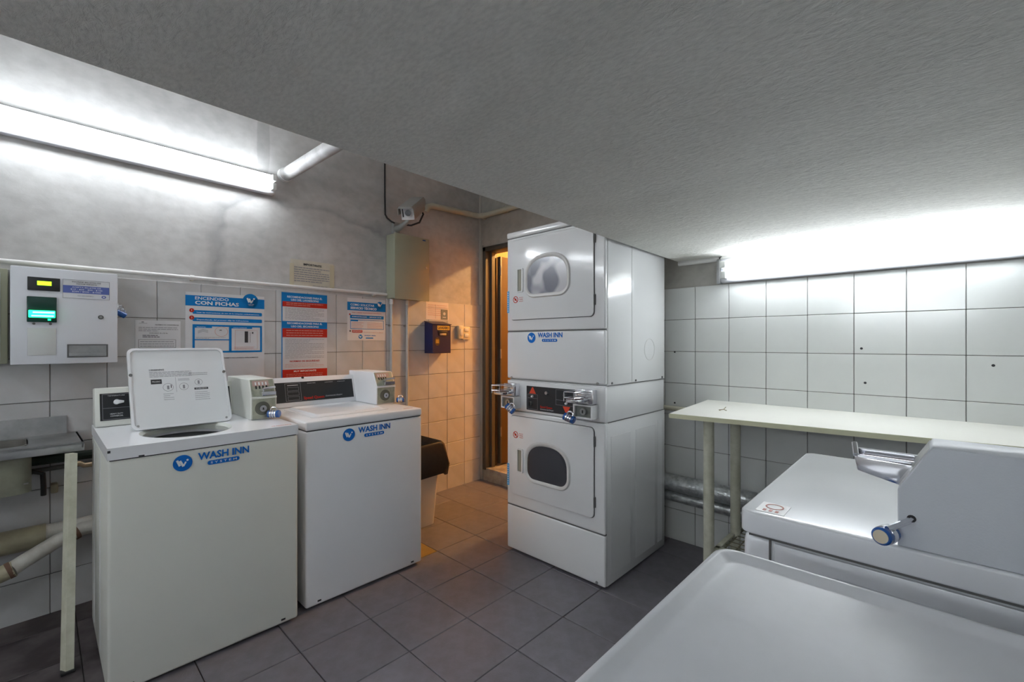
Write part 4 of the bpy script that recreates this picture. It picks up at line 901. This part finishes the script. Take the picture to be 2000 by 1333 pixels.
def window_outline(cx, cz, a, h, k=1.0, off=0.0):
    """flat bottom with round corners, arched top; a half width, h height"""
    pts = []; a += off; zb = cz - h * 0.5 - off; zt = cz + h * 0.5 + off; r = 0.055 + off
    zm = cz - h * 0.05
    for q in range(7):
        an = R(180 + 90 * q / 6); pts.append((cx - a + r + r * math.cos(an), zb + r + r * math.sin(an)))
    for q in range(7):
        an = R(270 + 90 * q / 6); pts.append((cx + a - r + r * math.cos(an), zb + r + r * math.sin(an)))
    for q in range(21):
        an = R(180 * q / 20); e = 0.82
        cx_, sx_ = math.cos(an), math.sin(an)
        pts.append((cx + a * math.copysign(abs(cx_) ** e, cx_), zm + (zt - zm) * abs(sx_) ** e))
    return pts
def dryer_door(z0, z1, wz, glass, label):
    y = YF
    g = MB().prism([(x, y - 0.0005, z) for x, z in rrect2(-1.937, -1.318, z0 - 0.003, z1 + 0.003, 0.028, 5)], (0, 0.004, 0)).build('door_gap', slot_grey, t)
    d_ = MB().prism([(x, y - 0.010, z) for x, z in rrect2(-1.933, -1.322, z0, z1, 0.026, 5)], (0, 0.010, 0), 0.003, 2).build('door', enamel_d, t); d_['label'] = label
    cx = -1.640
    w_o = [(x, y - 0.010, z) for x, z in window_outline(cx, wz, 0.150, 0.215, off=0.020)]; w_i = [(x, y - 0.010, z) for x, z in window_outline(cx, wz, 0.150, 0.215, off=-0.006)]
    mid = [(x, y - 0.019, z) for x, z in window_outline(cx, wz, 0.150, 0.215, off=0.014)]; mid2 = [(x, y - 0.019, z) for x, z in window_outline(cx, wz, 0.150, 0.215, off=0.002)]
    b = MB(); tt, vs = loft([w_o, mid, mid2, w_i]); bmesh.ops.recalc_face_normals(tt, faces=tt.faces[:]); b._merge(tt)
    b.build('window_ring', mat('ring_plastic', (0.62, 0.61, 0.60), 0.35), d_, smooth=50)
    MB().prism([(x, y - 0.0125, z) for x, z in window_outline(cx, wz, 0.150, 0.215, off=0.0)], (0, 0.002, 0)).build('window_glass', glass, d_, smooth=0)
    h_o = [(x, y - 0.010, z) for x, z in rrect2(-1.870, -1.822, wz - 0.085, wz + 0.060, 0.006, 3)]; h_i = [(x, y - 0.010, z) for x, z in rrect2(-1.864, -1.832, wz - 0.078, wz + 0.053, 0.004, 3)]
    hd = MB().ringprism(h_o, h_i, (0, -0.007, 0)).build('handle', enamel_d, d_)
    MB().box(-1.865, -1.830, y - 0.0115, y - 0.009, wz - 0.079, wz + 0.054).build('handle_recess', handle_grey, hd)
    for z in (z0 + 0.06, z1 - 0.10): MB().box(-1.319, -1.313, y - 0.012, y + 0.001, z, z + 0.055, 0.001).build('hinge', slot_grey, d_)
    sh = Sheet((0, y - 0.0101, 0), (1, 0, 0), (0, 0, 1), d_)
    sa, sb = -1.885, wz - 0.128 if z0 > 1 else z1 - 0.115
    sh.ring('sticker_symbol', red, sa, sb, 0.021, 0.0045, 0); sh.poly('sticker_symbol', red, [(sa - 0.017, sb + 0.011), (sa - 0.013, sb + 0.015), (sa + 0.017, sb - 0.011), (sa + 0.013, sb - 0.015)], 1)
    sh.rect('sticker_symbol', red, sa - 0.008, sa + 0.006, sb - 0.006, sb + 0.007, 0)
    for k, s_ in enumerate(('NO', 'FUMAR', 'AQUI')): sh.text('sticker_text', red, s_, sa + 0.030, sb + 0.007 - k * 0.011, w=0.030, h=0.0065, lay=0)
    sh.done()
dryer_door(0.365, 0.848, 0.592, glassdark, 'lower white dryer door with a black arched window')
dryer_door(1.442, 1.932, 1.694, glassmid, 'upper white dryer door with an arched window, whitish reflection painted in its colour')
sh = Sheet((0, YF - 0.0004, 0), (1, 0, 0), (0, 0, 1), t); laundry_logo(sh, -1.795, 1.330, 0.262); sh.done()
# cyan strips on the left edge
for (z0, z1) in ((1.488, 1.623), (0.406, 0.542)):
    sh = Sheet((0, YF - 0.0004, 0), (1, 0, 0), (0, 0, 1), t)
    sh.rect('cyan_strip', cyan, X0 + 0.001, X0 + 0.019, z0, z1, 0)
    for k in range(9): sh.rect('strip_print', white_print, X0 + 0.007, X0 + 0.012, z0 + 0.008 + k * 0.014, z0 + 0.015 + k * 0.014, 1)
    sh.done()
# control panel
cp = MB().box(-1.804, -1.449, YF - 0.001, YF + 0.005, 0.896, 1.040, 0.001, 1).build('control_panel', black_panel, t)
sh = Sheet((-1.804, YF - 0.0011, 0.896), (1, 0, 0), (0, 0, 1), cp)
for (a, b0, s_) in ((0.050, 0.100, 1), (0.300, 0.046, -1)):
    sh.poly('arrow', redlamp, [(a - 0.026, b0), (a + 0.026, b0), (a + 0.004, b0 + 0.038 * s_), (a - 0.004, b0 + 0.038 * s_)] if s_ > 0 else [(a - 0.026, b0), (a - 0.004, b0 - 0.038), (a + 0.004, b0 - 0.038), (a + 0.026, b0)], 1)
sh.frame('panel_line', ink_soft, 0.010, 0.088, 0.006, 0.096, 0.0014, 0); sh.rect('panel_line', ink_soft, 0.010, 0.088, 0.072, 0.0734, 0)
sh.frame('panel_line', ink_soft, 0.224, 0.345, 0.050, 0.138, 0.0014, 0); sh.rect('panel_line', ink_soft, 0.224, 0.345, 0.078, 0.0794, 0)
sh.text('brand_text', red, 'Speed Queen', 0.108, 0.022, w=0.090, h=0.012, bold=0.03, lay=0); sh.text('panel_text', paper_g, 'Commercial Dryer', 0.108, 0.010, w=0.10, h=0.0075, lay=0, bold=0.01)
sh.done()
for (a, b0, r_, m_) in ((0.050, 0.084, 0.007, white_print), (0.300, 0.064, 0.007, white_print), (0.160, 0.112, 0.012, brushed), (0.036, 0.040, 0.012, brushed), (0.290, 0.108, 0.012, brushed)):
    MB().disc((-1.804 + a, YF - 0.001, 0.896 + b0), (0, -1, 0), r_, 0.012, 16, r_ * 0.8).build('knob', m_, cp)
for (a, b0) in ((0.036, 0.040), (0.290, 0.108)): MB().box(-1.804 + a - 0.002, -1.804 + a + 0.002, YF - 0.022, YF - 0.012, 0.896 + b0 - 0.010, 0.896 + b0 + 0.010).build('knob_fin', black_panel, cp)
def dryer_coin(x0, x1, lab):
    c = MB().ringprism([(x0, YF + 0.004, 0.898), (x1, YF + 0.004, 0.898), (x1, YF + 0.004, 0.972), (x0, YF + 0.004, 0.972)], [(x0 + 0.008, YF + 0.004, 0.906), (x1 - 0.008, YF + 0.004, 0.906), (x1 - 0.008, YF + 0.004, 0.964), (x0 + 0.008, YF + 0.004, 0.964)], (0, -0.060, 0)).build('coin_box', enamel_d, t, smooth=0)
    c['label'] = lab
    MB().box(x0 + 0.008, x1 - 0.008, YF - 0.044, YF - 0.030, 0.906, 0.964).build('coin_door', mat('coin_door_steel', (0.22, 0.23, 0.22), 0.35, 0.7), c)
    xc = (x0 + x1) / 2 + 0.004
    b = MB(); b.tube([(xc, YF - 0.044, 0.936), (xc, YF - 0.060, 0.936)], 0.018, 20); b.build('lock_cylinder', brushed, c)
    MB().box(xc - 0.004, xc + 0.003, YF - 0.0612, YF - 0.0600, 0.928, 0.944).build('keyhole', dark_gap, c)
    MB().box(x0 + 0.010, x1 - 0.006, YF - 0.045, YF + 0.004, 0.974, 1.050, 0.004).build('slide_housing', chrome, c)
    for k in range(4):
        zz = 1.002 + k * 0.012; MB().box(x0 + 0.016, x1 - 0.014, YF - 0.049, YF - 0.045, zz, zz + 0.004).build('slide_rib', brushed, c)
    MB().box(x0 - 0.002, x0 + 0.078, YF - 0.120, YF - 0.045, 0.985, 1.003, 0.003).build('coin_slide', chrome, c)
    MB().box(x0 + 0.006, x0 + 0.070, YF - 0.116, YF - 0.060, 1.003, 1.006).build('slide_slot', mat('slide_dark', (0.10, 0.05, 0.05), 0.4), c)
    b = MB()
    for z in (1.012, 1.042): b.tube([(x0 + 0.010, YF - 0.045, z), (x0 - 0.006, YF - 0.130, z), (x0 + 0.004, YF - 0.142, z), (x0 + 0.060, YF - 0.130, z), (x0 + 0.075, YF - 0.045, z)], 0.0022, 6)
    b.tube([(x0 - 0.006, YF - 0.130, 1.042), (x0 - 0.006, YF - 0.130, 0.992)], 0.0022, 6); b.tube([(x0 + 0.06, YF - 0.130, 1.042), (x0 + 0.06, YF - 0.130, 1.0)], 0.0022, 6)
    b.build('wire_guard', chrome, c)
    return c
dryer_coin(-1.966, -1.856, 'left chrome coin slide and lock box')
dryer_coin(-1.420, -1.300, 'right chrome coin slide and lock box')
padlock('blue padlock hanging from the left coin slide of the dryer stack', T(-1.870, 1.955, 0.902) @ RZ(R(20)) @ Matrix.Rotation(R(38), 4, 'Y'), 1.5, dial=True)
padlock('blue padlock hanging from the right coin slide of the dryer stack', T(-1.432, 1.955, 0.895) @ RZ(R(10)) @ Matrix.Rotation(R(18), 4, 'Y'), 1.55, dial=True)

# ------------------------------------------------------------------ table along the back wall
t = thing('table', 'long narrow cream table with round legs along the back wall', 'table')
MB().prism([(-0.985, 2.195, 0.922), (0.52, 2.358, 0.922), (0.52, 2.890, 0.922), (-1.046, 2.890, 0.922)], (0, 0, 0.020), 0.0015, 1).build('tabletop', melamine, t)
MB().prism([(-0.984, 2.193, 0.920), (0.52, 2.3565, 0.920), (0.52, 2.354, 0.920), (-0.984, 2.1905, 0.920)], (0, 0, 0.022)).build('edge_band', mat('edge_cream', (0.60, 0.60, 0.42), 0.5), t)
for (x, y) in ((-0.836, 2.325), (-0.800, 2.620), (0.36, 2.46), (0.36, 2.70)):
    MB().tube([(x, y, 0.0), (x, y, 0.921)], 0.0255, 18).build('leg', legpaint, t)
    MB().disc((x, y, 0.908), (0, 0, 1), 0.040, 0.012, 18).build('leg_plate', legpaint, t)
sf = MB(); sf.box(-0.822, -0.796, 2.35, 2.80, 0.236, 0.262, 0.002); sf.box(0.33, 0.356, 2.35, 2.80, 0.236, 0.262, 0.002); sf.box(-0.82, 0.35, 2.36, 2.385, 0.236, 0.262, 0.002); sf.box(-0.82, 0.35, 2.775, 2.80, 0.236, 0.262, 0.002)
sf = sf.build('shelf_frame', legpaint, t)
b = MB()
for k in range(24): b.box(-0.79 + k * 0.047, -0.785 + k * 0.047, 2.385, 2.775, 0.246, 0.250)
for k in range(8): b.box(-0.796, 0.33, 2.40 + k * 0.05, 2.404 + k * 0.05, 0.250, 0.254)
tag(b.build('shelf_wires', mat('rusty_wire', (0.20, 0.19, 0.12), 0.6), sf, smooth=0), kind='stuff')
tt_ = MB(); tt_.tube([(-0.835, 2.465, 0.946), (-0.812, 2.470, 0.950), (-0.795, 2.462, 0.947)], 0.002, 6); tt_.tube([(-0.812, 2.470, 0.950), (-0.806, 2.485, 0.962)], 0.0018, 6); tt_.tube([(-0.822, 2.468, 0.948), (-0.828, 2.455, 0.945)], 0.0018, 6)
tag(tt_.build('twig', mat('twig', (0.32, 0.27, 0.18), 0.7)), 'tiny scrap of twig lying on the left end of the cream table', 'scrap')

# ------------------------------------------------------------------ machines against the right wall
def right_machine(t, xf, xb, y0, y1, zt, m, dish=False):
    MB().box(xf + 0.004, xb, y0 + 0.012, y1 - 0.012, 0.02, zt - 0.050, 0.02, 3).build('cabinet', m, t)
    if not dish:
        MB().prism([(x, y, zt - 0.047) for x, y in rrect2(xf, xb, y0, y1, 0.026, 6)], (0, 0, 0.047), 0.0045, 3).build('top_panel', m, t)
    else:
        lv = [(0.0, -0.050), (0.0, -0.008), (0.003, -0.002), (0.008, 0.0), (0.014, -0.001), (0.026, -0.008), (0.034, -0.009)]
        tt, vs = loft([[(x, y, zt + dz) for x, y in rrect2(xf + o, xb - o, y0 + o, y1 - o, max(0.034 - o * 0.4, 0.012), 6)] for o, dz in lv]); tt.faces.new(vs[-1]); tt.faces.new(vs[0][::-1])
        bmesh.ops.recalc_face_normals(tt, faces=tt.faces[:]); b = MB(); b._merge(tt); b.build('top_panel', m, t, smooth=60)
    # round porthole door on the front (faces -x)
    yc = (y0 + y1) / 2
    MB().tube([(xf + 0.004, yc, 0.50), (xf - 0.022, yc, 0.50)], [0.215, 0.195], 36).build('porthole_ring', MATS['ring_plastic'], t)
    MB().tube([(xf - 0.021, yc, 0.50), (xf - 0.026, yc, 0.50)], [0.150, 0.140], 32).build('porthole_glass', glassdark, t)
    for yy in (y0 + 0.06, y1 - 0.06):
        for xx in (xf + 0.07, xb - 0.07): MB().tube([(xx, yy, 0), (xx, yy, 0.025)], 0.018, 12).build('foot', rubber, t)
A = thing('washing_machine', 'white machine with chrome coin slide between the table and the foreground machine', 'washing machine')
right_machine(A, -0.320, 0.40, 1.068, 1.785, 0.930, enamel_g)
MB().box(-0.262, -0.258, 1.0775, 1.0815, 0.05, 0.876).build('panel_seam', slot_grey, A)
MB().box(-0.30, 0.40, 1.074, 1.084, 0.878, 0.882).build('panel_seam', slot_grey, A)
MB().box(-0.252, 0.39, 1.0755, 1.084, 0.05, 0.872, 0.003).build('side_panel', enamel_g, A)
b = MB(); b.ringprism([(x, 1.0758, z) for x, z in rrect2(-0.155, 0.045, 0.30, 0.838, 0.012, 4)], [(x, 1.0758, z) for x, z in rrect2(-0.151, 0.041, 0.304, 0.834, 0.010, 4)], (0, -0.0012, 0)); b.build('side_pressing', enamel_g, A)
# console with coin box at its near end
MB().prism([(0.40, 1.17, 0.930), (0.26, 1.17, 0.930), (0.30, 1.17, 1.118), (0.40, 1.17, 1.118)], (0, 0.60, 0), 0.006, 2).build('console', enamel_g, A)
cb = MB().prism([(0.40, 1.074, 0.931), (-0.052, 1.074, 0.931), (-0.052, 1.074, 1.034), (-0.006, 1.074, 1.117), (0.40, 1.074, 1.117)], (0, 0.104, 0), 0.0015, 1).build('coin_box', mat('coin_box_grey', (0.60, 0.63, 0.68), 0.42, bump=0.08, bscale=300), A)
sl_ = Vector((0.046, 0, 0.083)).normalized(); nn = Vector((-sl_.z, 0, sl_.x))
b = MB(); q = Vector((-0.052, 1.080, 1.034)); b.prism([q + sl_ * 0.006, q + sl_ * 0.090, q + sl_ * 0.090 + Vector((0, 0.092, 0)), q + sl_ * 0.006 + Vector((0, 0.092, 0))], nn * 0.002); b.build('slide_plate', brushed, cb)
b = MB(); b.prism([(-0.047, 1.130, 1.026), (-0.116, 1.130, 1.044), (-0.121, 1.130, 1.072), (-0.014, 1.130, 1.068)], (0, 0.034, 0), 0.002, 2); b.build('coin_slide', chrome, cb)
MB().box(-0.118, -0.012, 1.158, 1.164, 1.071, 1.084, 0.001, 1).build('slide_rail', chrome, cb)
MB().box(-0.116, -0.012, 1.130, 1.134, 1.070, 1.076, 0.001, 1).build('slide_rail', chrome, cb)
MB().box(-0.108, -0.020, 1.137, 1.155, 1.0705, 1.0730).build('slide_slot', MATS['slide_dark'], cb)
MB().tube([(-0.118, 1.132, 1.074), (-0.124, 1.162, 1.092)], 0.0052, 12).build('slide_grip', chrome, cb)
MB().tube([(-0.033, 1.0745, 0.985), (-0.033, 1.0732, 0.985)], 0.0065, 14).build('pin_hole', dark_gap, cb)
sh = Sheet((-0.292, 1.090, 0.9304), (1, 0, 0), (0, 1, 0), A)
sh.rect('sticker', mat('clear_sticker', (0.74, 0.72, 0.72), 0.3), 0, 0.055, 0, 0.070, 0); sh.ring('sticker_symbol', pinkink, 0.028, 0.045, 0.018, 0.003, 1)
for k in range(3): sh.rect('sticker_print', pinkink, 0.012 + k * 0.012, 0.018 + k * 0.012, 0.008, 0.020, 1)
sh.done()
# padlock with pin on the near face
pl_ = thing('padlock', 'large round blue padlock with chrome hasp pin on the foreground coin box', 'padlock', None, 'blue padlocks')
MB().tube([(-0.031, 1.078, 0.985), (-0.064, 1.030, 0.972)], 0.0040, 10).build('shackle', chrome, pl_)
MB().tube([(-0.036, 1.074, 0.978), (-0.068, 1.028, 0.966)], 0.0040, 10).build('shackle', chrome, pl_)
c0 = Vector((-0.060, 1.060, 0.956)); c1 = Vector((-0.072, 1.020, 0.958))
MB().tube([c0, c0.lerp(c1, 0.08), c0.lerp(c1, 0.92), c1], [0.013, 0.0155, 0.0155, 0.013], 24).build('body', lockblue, pl_)
MB().tube([c1, c1 + (c1 - c0).normalized() * 0.001], 0.0115, 24).build('end_plate', mat('cream_face', (0.70, 0.62, 0.48), 0.4, 0.3), pl_)
MB().tube([c0.lerp(c1, 0.35), c0.lerp(c1, 0.7)], 0.0165, 20).build('number_wheel', chrome, pl_)
t = thing('washing_machine', 'large white machine filling the lower right foreground, top with raised rim', 'washing machine')
right_machine(t, -0.291, 0.40, 0.175, 0.862, 0.930, enamel_b, dish=True)
MB().prism([(0.40, 0.20, 0.920), (0.30, 0.20, 0.920), (0.33, 0.20, 1.09), (0.40, 0.20, 1.09)], (0, 0.62, 0), 0.006, 2).build('console', enamel_g, t)
